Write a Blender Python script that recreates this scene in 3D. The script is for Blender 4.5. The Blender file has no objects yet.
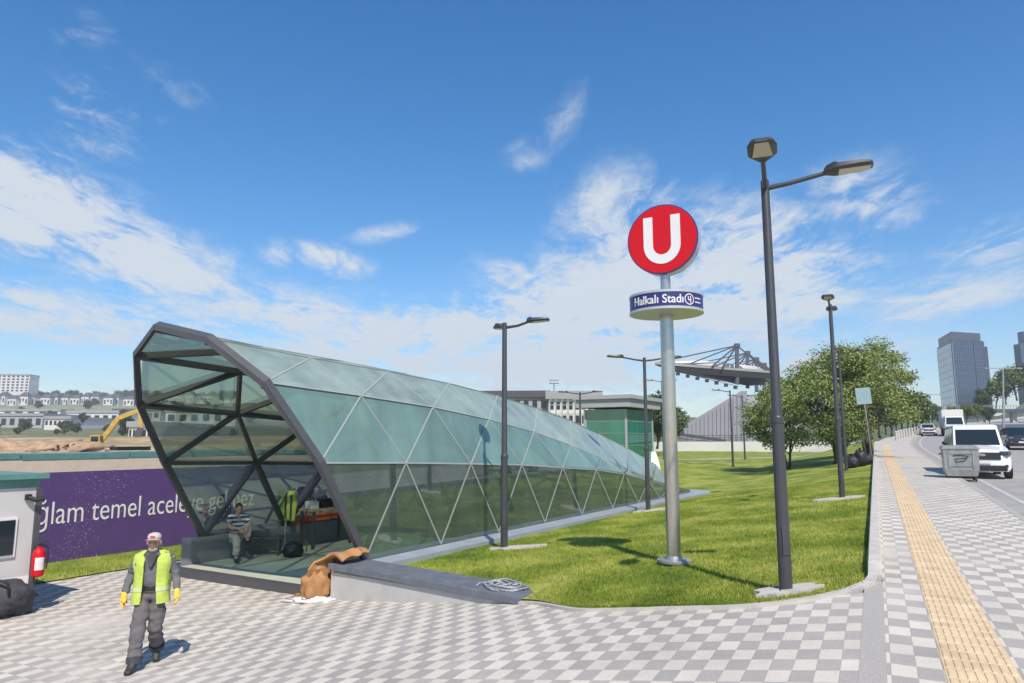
import bpy, bmesh, math, random
import numpy as np
from mathutils import Vector, Matrix, Euler, noise as mnoise
random.seed(11); RNG = np.random.default_rng(5)
C = bpy.context.scene.collection
PI = math.pi
R = math.radians

# ------------------------------------------------------------------ camera, sky, sun, exposure
EYE = 1.91; FPX = 703.0; PITCH = math.atan(99 / FPX)
cam = bpy.data.objects.new('camera', bpy.data.cameras.new('camera')); C.objects.link(cam)
cam.location = (0, 0, EYE); cam.rotation_euler = (PI / 2 + PITCH, 0, 0)
cam.data.sensor_width = 36; cam.data.lens = FPX / 1024 * 36
cam.data.clip_start = .05; cam.data.clip_end = 9000
S = bpy.context.scene; S.camera = cam
S.view_settings.view_transform = 'Standard'; S.view_settings.look = 'None'
S.view_settings.exposure = 0.36; S.view_settings.gamma = 1.0
SUN_AZ = 167.5; SUN_EL = 50.5       # clockwise from +Y
su = bpy.data.lights.new('sun', 'SUN'); su.energy = 4.3; su.angle = R(.53); su.color = (1, .915, .80)
so = bpy.data.objects.new('sun', su); C.objects.link(so)
sd = Vector((math.sin(R(SUN_AZ)) * math.cos(R(SUN_EL)), math.cos(R(SUN_AZ)) * math.cos(R(SUN_EL)), math.sin(R(SUN_EL))))
so.rotation_euler = sd.to_track_quat('Z', 'Y').to_euler(); so.location = (0, -20, 40)

w = bpy.data.worlds.new('World'); S.world = w; w.use_nodes = True
nt = w.node_tree; nt.nodes.clear()
def N(t, **kw):
    n = nt.nodes.new(t)
    for k, v in kw.items(): setattr(n, k, v)
    return n
def M_(op, a, b=None, c=None, clamp=False):
    n = N('ShaderNodeMath', operation=op, use_clamp=clamp)
    for i, v in enumerate((a, b, c)):
        if v is None: continue
        if isinstance(v, (int, float)): n.inputs[i].default_value = v
        else: nt.links.new(v, n.inputs[i])
    return n.outputs[0]
sky = N('ShaderNodeTexSky', sky_type='NISHITA'); sky.sun_disc = False
sky.sun_elevation = R(SUN_EL); sky.sun_rotation = R(SUN_AZ)
sky.altitude = 50; sky.air_density = 1.0; sky.dust_density = .6; sky.ozone_density = 3.0
tc = N('ShaderNodeTexCoord'); sp = N('ShaderNodeSeparateXYZ'); nt.links.new(tc.outputs['Generated'], sp.inputs[0])
X_, Y_, Z_ = sp.outputs
AZ = M_('MULTIPLY', M_('ARCTAN2', X_, Y_), 180 / PI)
EL = M_('MULTIPLY', M_('ARCSINE', Z_), 180 / PI)
cmb = N('ShaderNodeCombineXYZ')
den = M_('ADD', M_('MAXIMUM', Z_, 0.0), .10)
nt.links.new(M_('DIVIDE', X_, den), cmb.inputs[0]); nt.links.new(M_('DIVIDE', Y_, den), cmb.inputs[1])
def noise(scale, detail, rough, off, dist=0.0, stretch=(1, 1, 1), rot=0):
    mp = N('ShaderNodeMapping'); mp.inputs['Location'].default_value = off; mp.inputs['Scale'].default_value = stretch
    mp.inputs['Rotation'].default_value = (0, 0, rot)
    nt.links.new(cmb.outputs[0], mp.inputs[0])
    n = N('ShaderNodeTexNoise'); n.inputs['Scale'].default_value = scale; n.inputs['Detail'].default_value = detail
    n.inputs['Roughness'].default_value = rough; n.inputs['Distortion'].default_value = dist
    nt.links.new(mp.outputs[0], n.inputs[0]); return n.outputs[0]
n1 = noise(1.1, 9, .6, (3.1, 1.7, 0), .5)
n2 = noise(3.4, 10, .66, (7.3, 2.2, 0), .8, (1, .5, 1), .5)
n3 = noise(8.0, 9, .68, (1.3, 5.2, 0), 1.2, (1, .55, 1), .35)
# clouds: azimuth, elevation, half-sizes (degrees), tilt (degrees, + = falls to the right), weight
CL = [(-37, 16.3, 11, 3.6, 15, 1.15), (-28, 13.0, 8.5, 3.0, 20, 1.0), (-31, 8.5, 17, 2.2, 3, .80), (-5, 8.2, 17, 3.4, -5, 1.05), (-18, 9.6, 10, 2.4, 4, .85),
      (6, 8.7, 12, 6.0, -8, 1.25), (17, 12.4, 10, 5.6, -5, 1.25), (8.0, 18.0, 5.5, 4.0, -32, .66), (10.5, 15.5, 5.5, 3.6, -25, .95), (27.3, 17.4, 4.6, 3.2, 8, .70), (24, 13, 4, 2.2, 12, .62),
      (-14.8, 14.2, 3.4, 1.2, 8, .80), (-18.8, 14.3, 2.0, 1.2, 0, .55), (-11, 16.4, 3.4, .9, -15, .5), (4.0, 25.4, 4.6, 2.2, -38, .37), (1, 22.9, 2.8, 2.0, 0, .34), (-.7, 13.2, 4.0, 2.0, -18, .62),
      (-31, 23.0, 7.5, 3.6, -14, .60), (-33.5, 27.0, 3.4, 1.8, -30, .46), (-31.5, 21.0, 4.0, 2.2, 0, .58), (32, 9.8, 7, 2.0, -8, .62), (35, 13, 5, 2.4, -10, .55), (22, 6, 14, 3.2, 0, .60), (0, 3, 60, 2.8, 0, .42),
      (80, 25, 30, 9, 0, .4), (-90, 28, 34, 10, 0, .4), (170, 30, 40, 12, 0, .35)]
tot = None
for az, el, sx, sy, tilt, wt in CL:
    ca, sa = math.cos(R(tilt)), math.sin(R(tilt))
    da = M_('SUBTRACT', AZ, az); de = M_('SUBTRACT', EL, el)
    u = M_('DIVIDE', M_('SUBTRACT', M_('MULTIPLY', da, ca), M_('MULTIPLY', de, sa)), sx)
    v = M_('DIVIDE', M_('ADD', M_('MULTIPLY', da, sa), M_('MULTIPLY', de, ca)), sy)
    q = M_('ADD', M_('MULTIPLY', u, u), M_('MULTIPLY', v, v))
    g = M_('MULTIPLY', M_('EXPONENT', M_('MULTIPLY', q, -.9)), wt)
    tot = g if tot is None else M_('MAXIMUM', tot, g)
nn = M_('ADD', M_('MULTIPLY', n1, .36), M_('ADD', M_('MULTIPLY', n2, .36), M_('MULTIPLY', n3, .28)))
nk = M_('MULTIPLY', M_('SUBTRACT', nn, .375), 4.2, None, True)
cf = M_('MULTIPLY', tot, M_('ADD', M_('MULTIPLY', nk, 1.62), -.06))
mr = N('ShaderNodeMapRange', interpolation_type='SMOOTHSTEP')
nt.links.new(cf, mr.inputs[0]); mr.inputs[1].default_value = .14; mr.inputs[2].default_value = .78
fac = M_('MULTIPLY', mr.outputs[0], .92)
mx = N('ShaderNodeMixRGB'); nt.links.new(fac, mx.inputs[0])
hs = N('ShaderNodeHueSaturation'); hs.inputs['Saturation'].default_value = 1.40; hs.inputs['Value'].default_value = 1.13
nt.links.new(sky.outputs[0], hs.inputs['Color']); nt.links.new(hs.outputs[0], mx.inputs[1])
mx.inputs[2].default_value = (5.0, 5.35, 5.75, 1)
bg = N('ShaderNodeBackground'); bg.inputs[1].default_value = .115; nt.links.new(mx.outputs[0], bg.inputs[0])
wo = N('ShaderNodeOutputWorld'); nt.links.new(bg.outputs[0], wo.inputs[0])

# ------------------------------------------------------------------ materials
def mat(name, col, rough=.7, metal=0.0, var=0.0, scale=4.0, bump=0.0, bscale=None, coat=0.0, col2=None, spec=None, detail=6):
    m = bpy.data.materials.new(name); m.use_nodes = True
    t = m.node_tree; b = t.nodes['Principled BSDF']
    b.inputs['Base Color'].default_value = (*col, 1); b.inputs['Roughness'].default_value = rough
    b.inputs['Metallic'].default_value = metal; b.inputs['Coat Weight'].default_value = coat
    if spec is not None: b.inputs['Specular IOR Level'].default_value = spec
    if var or bump or col2:
        co = t.nodes.new('ShaderNodeTexCoord')
    if var or col2:
        n = t.nodes.new('ShaderNodeTexNoise'); n.inputs['Scale'].default_value = scale; n.inputs['Detail'].default_value = detail; n.inputs['Roughness'].default_value = .62
        t.links.new(co.outputs['Object'], n.inputs[0])
        r = t.nodes.new('ShaderNodeValToRGB'); r.color_ramp.elements[0].position = .32; r.color_ramp.elements[1].position = .68
        c2 = col2 if col2 else tuple(min(1, c * (1 + var)) for c in col)
        c1 = col if col2 else tuple(c * (1 - var) for c in col)
        r.color_ramp.elements[0].color = (*c1, 1); r.color_ramp.elements[1].color = (*c2, 1)
        t.links.new(n.outputs[0], r.inputs[0]); t.links.new(r.outputs[0], b.inputs['Base Color'])
    if bump:
        n = t.nodes.new('ShaderNodeTexNoise'); n.inputs['Scale'].default_value = bscale or scale * 4; n.inputs['Detail'].default_value = 6
        t.links.new(co.outputs['Object'], n.inputs[0])
        bp = t.nodes.new('ShaderNodeBump'); bp.inputs['Strength'].default_value = bump; bp.inputs['Distance'].default_value = .02
        t.links.new(n.outputs[0], bp.inputs['Height']); t.links.new(bp.outputs[0], b.inputs['Normal'])
    return m
def emis(name, col, s=1.0):
    m = mat(name, col); b = m.node_tree.nodes['Principled BSDF']
    b.inputs['Emission Color'].default_value = (*col, 1); b.inputs['Emission Strength'].default_value = s; return m
def glass(name, tint, dust=.18, dustcol=(.5, .56, .54), gloss=.06, rough=.03, dscale=.6):
    m = bpy.data.materials.new(name); m.use_nodes = True; t = m.node_tree; t.nodes.clear()
    o = t.nodes.new('ShaderNodeOutputMaterial')
    tr = t.nodes.new('ShaderNodeBsdfTransparent'); tr.inputs[0].default_value = (*tint, 1)
    df = t.nodes.new('ShaderNodeBsdfDiffuse'); df.inputs[0].default_value = (*dustcol, 1)
    gl = t.nodes.new('ShaderNodeBsdfGlossy'); gl.inputs['Roughness'].default_value = rough; gl.inputs[0].default_value = (.9, .97, .95, 1)
    co = t.nodes.new('ShaderNodeTexCoord'); n = t.nodes.new('ShaderNodeTexNoise'); n.inputs['Scale'].default_value = dscale; n.inputs['Detail'].default_value = 8
    mp = t.nodes.new('ShaderNodeMapping'); mp.inputs['Scale'].default_value = (3.0, 3.0, .35)
    t.links.new(co.outputs['Object'], mp.inputs[0]); t.links.new(mp.outputs[0], n.inputs[0])
    mr = t.nodes.new('ShaderNodeMapRange'); mr.inputs[1].default_value = .3; mr.inputs[2].default_value = .75; mr.inputs[3].default_value = dust * .78; mr.inputs[4].default_value = min(1, dust * 1.22)
    t.links.new(n.outputs[0], mr.inputs[0])
    ge = t.nodes.new('ShaderNodeNewGeometry'); pv_ = t.nodes.new('ShaderNodeMath'); pv_.operation = 'MULTIPLY_ADD'; pv_.inputs[1].default_value = .22; pv_.inputs[2].default_value = .89; t.links.new(ge.outputs['Random Per Island'], pv_.inputs[0])
    mu_ = t.nodes.new('ShaderNodeMath'); mu_.operation = 'MULTIPLY'; mu_.use_clamp = True; t.links.new(mr.outputs[0], mu_.inputs[0]); t.links.new(pv_.outputs[0], mu_.inputs[1]); mr = mu_
    m1 = t.nodes.new('ShaderNodeMixShader'); t.links.new(mr.outputs[0], m1.inputs[0]); t.links.new(tr.outputs[0], m1.inputs[1]); t.links.new(df.outputs[0], m1.inputs[2])
    fr = t.nodes.new('ShaderNodeLayerWeight'); fr.inputs[0].default_value = .42
    ad = t.nodes.new('ShaderNodeMath'); ad.operation = 'MULTIPLY_ADD'; ad.inputs[1].default_value = .62; ad.inputs[2].default_value = gloss; ad.use_clamp = True
    t.links.new(fr.outputs['Fresnel'], ad.inputs[0])
    m2 = t.nodes.new('ShaderNodeMixShader'); t.links.new(ad.outputs[0], m2.inputs[0]); t.links.new(m1.outputs[0], m2.inputs[1]); t.links.new(gl.outputs[0], m2.inputs[2])
    t.links.new(m2.outputs[0], o.inputs[0]); return m
def paver(name, c1, c2, ss, ts, joint=.012, off=0.0):
    """two-tone slabs laid chequered; UV holds (s, t) in metres"""
    m = bpy.data.materials.new(name); m.use_nodes = True; t = m.node_tree; b = t.nodes['Principled BSDF']
    uv = t.nodes.new('ShaderNodeUVMap'); se = t.nodes.new('ShaderNodeSeparateXYZ'); t.links.new(uv.outputs[0], se.inputs[0])
    def mm(op, a, bb=None, c=None):
        n = t.nodes.new('ShaderNodeMath'); n.operation = op
        for i, v in enumerate((a, bb, c)):
            if v is None: continue
            if isinstance(v, (int, float)): n.inputs[i].default_value = v
            else: t.links.new(v, n.inputs[i])
        return n.outputs[0]
    a = mm('DIVIDE', se.outputs[0], ss); c = mm('DIVIDE', se.outputs[1], ts)
    fa = mm('FLOOR', a); fc = mm('FLOOR', c)
    chk = mm('FLOORED_MODULO', mm('ADD', fa, fc), 2.0)
    ra = mm('MULTIPLY', mm('ABSOLUTE', mm('SUBTRACT', mm('SUBTRACT', a, fa), .5)), ss)
    rc = mm('MULTIPLY', mm('ABSOLUTE', mm('SUBTRACT', mm('SUBTRACT', c, fc), .5)), ts)
    jn = mm('MAXIMUM', mm('GREATER_THAN', ra, ss / 2 - joint / 2), mm('GREATER_THAN', rc, ts / 2 - joint / 2))
    wn = t.nodes.new('ShaderNodeTexWhiteNoise'); wn.noise_dimensions = '2D'
    cb = t.nodes.new('ShaderNodeCombineXYZ'); t.links.new(fa, cb.inputs[0]); t.links.new(fc, cb.inputs[1]); t.links.new(cb.outputs[0], wn.inputs['Vector'])
    mix = t.nodes.new('ShaderNodeMixRGB'); t.links.new(chk, mix.inputs[0]); mix.inputs[1].default_value = (*c1, 1); mix.inputs[2].default_value = (*c2, 1)
    val = mm('MULTIPLY_ADD', wn.outputs['Value'], .12, .94)
    dn = t.nodes.new('ShaderNodeTexNoise'); dn.inputs['Scale'].default_value = .9; dn.inputs['Detail'].default_value = 9; dn.inputs['Roughness'].default_value = .65
    co = t.nodes.new('ShaderNodeTexCoord'); t.links.new(co.outputs['Object'], dn.inputs[0])
    val2 = mm('MULTIPLY', val, mm('MULTIPLY_ADD', dn.outputs[0], .6, .70))
    fn = t.nodes.new('ShaderNodeTexNoise'); fn.inputs['Scale'].default_value = 70; fn.inputs['Detail'].default_value = 3; t.links.new(co.outputs['Object'], fn.inputs[0])
    wn2 = t.nodes.new('ShaderNodeTexNoise'); wn2.inputs['Scale'].default_value = .28; wn2.inputs['Detail'].default_value = 4; t.links.new(co.outputs['Object'], wn2.inputs[0])
    wear = mm('MULTIPLY', mm('MAXIMUM', mm('SUBTRACT', wn2.outputs[0], .53), 0.0), 4.5)
    mixw = t.nodes.new('ShaderNodeMixRGB'); t.links.new(mm('MINIMUM', wear, .7), mixw.inputs[0]); t.links.new(mix.outputs[0], mixw.inputs[1]); mixw.inputs[2].default_value = (.52, .475, .425, 1); mix = mixw
    val3 = mm('MULTIPLY', val2, mm('MULTIPLY_ADD', fn.outputs[0], .6, .70))
    val4 = mm('MULTIPLY', val3, mm('MULTIPLY_ADD', jn, -.16, 1.0))
    sc = t.nodes.new('ShaderNodeVectorMath'); sc.operation = 'SCALE'; t.links.new(mix.outputs[0], sc.inputs[0]); t.links.new(val4, sc.inputs['Scale'])
    t.links.new(sc.outputs[0], b.inputs['Base Color']); b.inputs['Roughness'].default_value = .82
    bp = t.nodes.new('ShaderNodeBump'); bp.inputs['Strength'].default_value = .35; bp.inputs['Distance'].default_value = .01
    t.links.new(mm('SUBTRACT', mm('MULTIPLY', fn.outputs[0], .3), jn), bp.inputs['Height']); t.links.new(bp.outputs[0], b.inputs['Normal'])
    return m

K = {}
K['paver'] = paver('chequered_paving', (.565, .52, .445), (.355, .33, .295), .30, .18, .008)
K['tactile'] = mat('tactile_yellow', (.60, .46, .285), .85, var=.18, scale=4, bump=.2, bscale=60)
K['granite'] = mat('granite_band', (.37, .345, .31), .8, var=.18, scale=60, bump=.15)
K['kerb'] = mat('kerb_concrete', (.47, .44, .395), .85, var=.14, scale=5, bump=.2)
K['asphalt'] = mat('asphalt', (.31, .295, .275), .85, var=.16, scale=1.2, bump=.3, bscale=90)
K['paint'] = mat('road_paint', (.44, .425, .40), .8, var=.28, scale=5)
K['grass'] = mat('lawn_grass', (.14, .19, .010), .9, col2=(.24, .275, .022), scale=.55, bump=.7, bscale=30, detail=9, spec=.1)
K['blade'] = mat('grass_blade', (.15, .20, .010), .85, col2=(.29, .32, .03), scale=.8, spec=.12)
def grassmat(name, gain, rough, bump):
    m = mat(name, (.15, .2, .01), rough, spec=.1, bump=bump, bscale=30); t = m.node_tree; b = t.nodes['Principled BSDF']
    co = t.nodes.new('ShaderNodeTexCoord')
    def nz(sc, de, off=0):
        n = t.nodes.new('ShaderNodeTexNoise'); n.inputs['Scale'].default_value = sc; n.inputs['Detail'].default_value = de; n.inputs['Roughness'].default_value = .6
        mp = t.nodes.new('ShaderNodeMapping'); mp.inputs['Location'].default_value = (off, off, 0); t.links.new(co.outputs['Object'], mp.inputs[0]); t.links.new(mp.outputs[0], n.inputs[0]); return n.outputs[0]
    r = t.nodes.new('ShaderNodeValToRGB'); t.links.new(nz(.7, 9), r.inputs[0]); cr = r.color_ramp
    cr.elements[0].position = .30; cr.elements[0].color = (.085, .135, .022, 1); cr.elements[1].position = .46; cr.elements[1].color = (.165, .21, .032, 1)
    e = cr.elements.new(.58); e.color = (.26, .285, .058, 1); e = cr.elements.new(.74); e.color = (.32, .29, .10, 1)
    r2 = t.nodes.new('ShaderNodeMapRange'); t.links.new(nz(9, 6, 7), r2.inputs[0]); r2.inputs[1].default_value = .3; r2.inputs[2].default_value = .7; r2.inputs[3].default_value = .72 * gain; r2.inputs[4].default_value = 1.25 * gain
    sc = t.nodes.new('ShaderNodeVectorMath'); sc.operation = 'SCALE'; t.links.new(r.outputs[0], sc.inputs[0]); t.links.new(r2.outputs[0], sc.inputs['Scale']); t.links.new(sc.outputs[0], b.inputs['Base Color']); return m
K['grass'] = grassmat('lawn_turf', 1.1, .9, .7); K['blade'] = grassmat('grass_blades', 1.25, .8, 0)
K['conc'] = mat('pale_concrete', (.47, .45, .425), .85, var=.1, scale=2, bump=.15)
K['conc_dk'] = mat('coping_stone', (.135, .145, .165), .5, var=.18, scale=5, bump=.1)
K['plinth'] = mat('plinth_sheet', (.29, .32, .355), .45, var=.1, scale=1.5)
K['frame'] = mat('frame_paint', (.072, .073, .078), .45, var=.08, scale=3)
K['frame_in'] = mat('mullion_paint', (.045, .05, .045), .45)
K['joint'] = mat('glazing_joint', (.275, .315, .295), .85)
K['glass'] = glass('pavilion_glass', (.70, .80, .66), .13, (.40, .48, .42), .03)
K['upst'] = mat('upstand_shade_grey', (.19, .195, .195), .55, var=.1, scale=2)  # far upstand's shade is put into this darker base grey
K['gglass'] = glass('green_glass', (.03, .28, .20), .74, (.006, .21, .14), .07)
K['dusty_lit'] = glass('dusty_lit_glass', (.55, .68, .57), .66, (.365, .455, .405), .04, .06)  # paler roof rows: dust, with sunlight put into its colour
K['midglass'] = glass('mid_glass', (.40, .58, .50), .74, (.195, .31, .27), .05, .06)  # middle row: sky reflection painted into the teal dust colour
K['lowglass'] = glass('low_dusty_grass_tint', (.40, .56, .45), .26, (.20, .27, .22), .12, .03, 1.2)  # bottom row: dark grass reflection painted in along with the dust
K['floor'] = mat('floor_tile', (.50, .52, .40), .45, var=.1, scale=1.5)
K['steel'] = mat('brushed_steel', (.50, .465, .42), .24, .78, var=.06, scale=8)
K['lamp'] = mat('lamp_paint', (.05, .051, .056), .42, var=.1, scale=3)
K['lens'] = mat('lamp_lens', (.50, .47, .36), .25, var=.05)
K['red'] = mat('sign_red', (.54, .006, .014), .45, spec=.25)
K['white'] = mat('white_paint', (.70, .685, .67), .45, var=.03, scale=2)
K['navy'] = mat('sign_navy', (.03, .03, .16), .4)
K['silver'] = mat('silver_rim', (.55, .55, .53), .35, .4)
K['purple'] = mat('hoarding_purple', (.085, .045, .16), .6, var=.07, scale=2)
K['beige'] = mat('beige_board', (.56, .46, .36), .8, var=.08, scale=3)
K['teal'] = mat('teal_sheet', (.10, .225, .20), .5, var=.18, scale=2)
K['shed'] = mat('shed_panel', (.52, .505, .49), .6, var=.05, scale=1)
K['shedw'] = mat('shed_base_panel', (.74, .72, .69), .6, var=.06, scale=1)
K['dkglass'] = mat('dark_window', (.012, .02, .026), .06, spec=.5)
K['black'] = mat('black_plastic', (.015, .015, .017), .5)
K['rubber'] = mat('rubber', (.022, .022, .024), .8)
K['skin'] = mat('skin', (.40, .22, .155), .55)
K['sweater'] = mat('grey_sweater', (.125, .13, .135), .9, var=.1, scale=25, bump=.3, bscale=80)
K['trous'] = mat('grey_trousers', (.125, .112, .115), .9, var=.15, scale=12, bump=.3, bscale=30)
K['hivis'] = mat('hi_vis_yellow', (.47, .575, .10), .75, var=.12, scale=7, bump=.5, bscale=14)
K['tape'] = mat('reflective_tape', (.50, .58, .28), .4)
K['glove'] = mat('yellow_glove', (.75, .48, .06), .7)
K['boot'] = mat('boot_leather', (.03, .028, .028), .6)
K['hair'] = mat('grey_beard', (.30, .28, .265), .9)
K['hair_dk'] = mat('dark_hair', (.025, .02, .018), .8)
K['cap'] = mat('cap_cloth', (.52, .44, .41), .85)
K['capred'] = mat('cap_red', (.45, .08, .07), .85)
K['kraft'] = mat('kraft_paper', (.36, .185, .075), .8, var=.16, scale=5, bump=.4, bscale=9)
K['plastic'] = mat('white_sheet', (.66, .64, .62), .6, var=.08, scale=6)
K['blue'] = mat('blue_packet', (.06, .17, .42), .5)
K['orange'] = mat('orange_beam', (.52, .13, .05), .6, var=.1)
K['wood'] = mat('dark_wood', (.075, .06, .05), .6, var=.2, scale=8)
K['timber'] = mat('pale_timber', (.46, .30, .16), .8, var=.15, scale=8)
K['bark'] = mat('bark', (.075, .06, .048), .9, var=.3, scale=12, bump=.5)
K['leaf'] = mat('leaf_green', (.10, .15, .030), .6, col2=(.28, .335, .095), scale=1.6, spec=.35)
K['leaf_pale'] = mat('leaf_pale', (.075, .115, .022), .65, col2=(.14, .18, .04), scale=.6, spec=.25)
K['leaf_dk'] = mat('leaf_dark', (.035, .06, .02), .7, col2=(.07, .10, .03), scale=.5, spec=.25)
K['galv'] = mat('galvanised', (.36, .36, .35), .42, .55, var=.18, scale=5, bump=.2)
K['carwhite'] = mat('white_car_paint', (.74, .75, .76), .28, coat=.6)
K['carblack'] = mat('black_car_paint', (.022, .022, .026), .25, coat=.7)
K['cargrey'] = mat('grey_car_paint', (.36, .37, .40), .3, coat=.5)
K['chrome'] = mat('chrome', (.6, .6, .6), .15, 1.0)
K['headlight'] = mat('headlight', (.13, .14, .16), .08, .3)
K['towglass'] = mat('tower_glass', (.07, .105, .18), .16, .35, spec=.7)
K['towglass2'] = mat('tower_glass_lit', (.36, .43, .48), .12, .6, spec=.7)  # paler copy of the tower glass, side face's reflected light in its colour
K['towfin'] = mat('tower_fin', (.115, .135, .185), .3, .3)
K['towfin2'] = mat('tower_fin_lit', (.22, .27, .32), .3, .4)  # fins lightened to go with the painted-lit side face
K['towband'] = mat('tower_band', (.075, .085, .115), .4)
K['stand'] = mat('stand_concrete', (.27, .265, .285), .85, var=.1, scale=.1)
K['canopy'] = mat('canopy_sheet', (.022, .022, .025), .6)
K['wallw'] = mat('white_render', (.62, .60, .57), .8, var=.05, scale=.3)
K['wallg'] = mat('grey_render', (.36, .36, .37), .8, var=.06, scale=.3)
K['roofd'] = mat('dark_roof', (.075, .075, .085), .8)
K['roofg'] = mat('grey_roof', (.30, .30, .30), .7, var=.08, scale=.2)
K['yellow'] = mat('machine_yellow', (.50, .32, .055), .6, var=.2, scale=1.5)
K['fieldgrass'] = mat('field', (.12, .15, .05), .95)

# ------------------------------------------------------------------ mesh helpers
class MB:
    def __init__(self): self.v = []; self.f = []
    def add(self, vs, fs):
        o = len(self.v); self.v += [tuple(x) for x in vs]; self.f += [[i + o for i in f] for f in fs]; return self
    def box(self, c, s, rz=0, M=None, taper=(1, 1)):
        hx, hy, hz = s[0] / 2, s[1] / 2, s[2] / 2
        vs = []
        for z in (-1, 1):
            k = taper if z > 0 else (1, 1)
            for x, y in ((-1, -1), (1, -1), (1, 1), (-1, 1)): vs.append(Vector((x * hx * k[0], y * hy * k[1], z * hz)))
        m = M if M else Matrix.Rotation(rz, 4, 'Z')
        vs = [m @ v + Vector(c) for v in vs]
        return self.add(vs, [[3, 2, 1, 0], [4, 5, 6, 7], [0, 1, 5, 4], [1, 2, 6, 5], [2, 3, 7, 6], [3, 0, 4, 7]])
    def bar(self, p, q, wd, ht, up=(0, 0, 1)):
        p, q = Vector(p), Vector(q); d = (q - p); L = d.length
        if L < 1e-6: return self
        d.normalize(); u = Vector(up); s = d.cross(u)
        if s.length < 1e-4: s = d.cross(Vector((1, 0, 0)))
        s.normalize(); u = s.cross(d)
        vs = []
        for e in (p, q):
            for a, b in ((-1, -1), (1, -1), (1, 1), (-1, 1)): vs.append(e + s * (a * wd / 2) + u * (b * ht / 2))
        return self.add(vs, [[3, 2, 1, 0], [4, 5, 6, 7], [0, 1, 5, 4], [1, 2, 6, 5], [2, 3, 7, 6], [3, 0, 4, 7]])
    def tube(self, pts, rs, n=10, cap=True, closed=False):
        pts = [Vector(p) for p in pts]
        if isinstance(rs, (int, float)): rs = [rs] * len(pts)
        rings = []; prev = None
        for i, p in enumerate(pts):
            a = pts[i - 1] if (i > 0 or closed) else p; b = pts[(i + 1) % len(pts)] if (i < len(pts) - 1 or closed) else p
            d = (b - a).normalized()
            if prev is None:
                s = d.orthogonal().normalized()
            else:
                s = (prev - d * prev.dot(d))
                s = s.normalized() if s.length > 1e-5 else d.orthogonal().normalized()
            prev = s; u = d.cross(s)
            rings.append([p + (s * math.cos(2 * PI * k / n) + u * math.sin(2 * PI * k / n)) * rs[i] for k in range(n)])
        vs = [v for r in rings for v in r]; fs = []
        m = len(pts)
        for i in range(m if closed else m - 1):
            j = (i + 1) % m
            for k in range(n): fs.append([i * n + k, i * n + (k + 1) % n, j * n + (k + 1) % n, j * n + k])
        if cap and not closed: fs.append(list(range(n))[::-1]); fs.append([(m - 1) * n + k for k in range(n)])
        return self.add(vs, fs)
    def lathe(self, prof, n=32, c=(0, 0, 0)):
        vs = []; fs = []
        for r, z in prof:
            for k in range(n): vs.append((c[0] + r * math.cos(2 * PI * k / n), c[1] + r * math.sin(2 * PI * k / n), c[2] + z))
        for i in range(len(prof) - 1):
            for k in range(n): fs.append([i * n + k, i * n + (k + 1) % n, (i + 1) * n + (k + 1) % n, (i + 1) * n + k])
        fs.append(list(range(n))[::-1]); fs.append([(len(prof) - 1) * n + k for k in range(n)])
        return self.add(vs, fs)
    def prism(self, poly, z0, z1):
        """poly: list of (x,y); extruded z0..z1"""
        n = len(poly)
        vs = [(x, y, z0) for x, y in poly] + [(x, y, z1) for x, y in poly]
        fs = [list(range(n))[::-1], [n + k for k in range(n)]] + [[k, (k + 1) % n, n + (k + 1) % n, n + k] for k in range(n)]
        return self.add(vs, fs)
    def loft(self, rings, cap=True):
        n = len(rings[0]); vs = [v for r in rings for v in r]; fs = []
        for i in range(len(rings) - 1):
            for k in range(n): fs.append([i * n + k, i * n + (k + 1) % n, (i + 1) * n + (k + 1) % n, (i + 1) * n + k])
        if cap: fs.append(list(range(n))[::-1]); fs.append([(len(rings) - 1) * n + k for k in range(n)])
        return self.add(vs, fs)
    def sphere(self, c, r, n=12, m=8):
        r = (r, r, r) if isinstance(r, (int, float)) else r
        rings = []
        vs = []; fs = []
        for i in range(m + 1):
            th = PI * i / m
            for k in range(n):
                ph = 2 * PI * k / n
                vs.append((c[0] + r[0] * math.sin(th) * math.cos(ph), c[1] + r[1] * math.sin(th) * math.sin(ph), c[2] + r[2] * math.cos(th)))
        for i in range(m):
            for k in range(n): fs.append([i * n + k, (i + 1) * n + k, (i + 1) * n + (k + 1) % n, i * n + (k + 1) % n])
        return self.add(vs, fs)
    def xf(self, M): self.v = [tuple(M @ Vector(v)) for v in self.v]; return self
    def build(self, name, m, parent=None, smooth=False, bevel=0, fix=True, weld=True):
        me = bpy.data.meshes.new(name); me.from_pydata(self.v, [], self.f)
        bm = bmesh.new(); bm.from_mesh(me)
        if weld: bmesh.ops.remove_doubles(bm, verts=bm.verts, dist=1e-5)
        if fix: bmesh.ops.recalc_face_normals(bm, faces=bm.faces)
        if bevel:
            es = [e for e in bm.edges if len(e.link_faces) == 2 and e.calc_face_angle(0) > .5]
            bmesh.ops.bevel(bm, geom=es, offset=bevel, segments=2, profile=.6, affect='EDGES', clamp_overlap=True)
        bm.to_mesh(me); bm.free()
        if smooth: me.polygons.foreach_set('use_smooth', [True] * len(me.polygons))
        me.materials.append(m)
        o = bpy.data.objects.new(name, me); C.objects.link(o)
        if parent: o.parent = parent
        if smooth == 'auto':
            try: me.set_sharp_from_angle(angle=R(35))
            except Exception: pass
        return o
def tag(o, label, cat, group=None, kind=None):
    if label: o['label'] = label
    if cat: o['category'] = cat
    if group: o['group'] = group
    if kind: o['kind'] = kind
    return o
def thing(name, label, cat, loc=(0, 0, 0), rz=0, group=None):
    o = bpy.data.objects.new(name, None); C.objects.link(o); o.location = loc; o.rotation_euler = (0, 0, rz); o.empty_display_size = .2
    return tag(o, label, cat, group)
def structure(o): o['kind'] = 'structure'; return o
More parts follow.
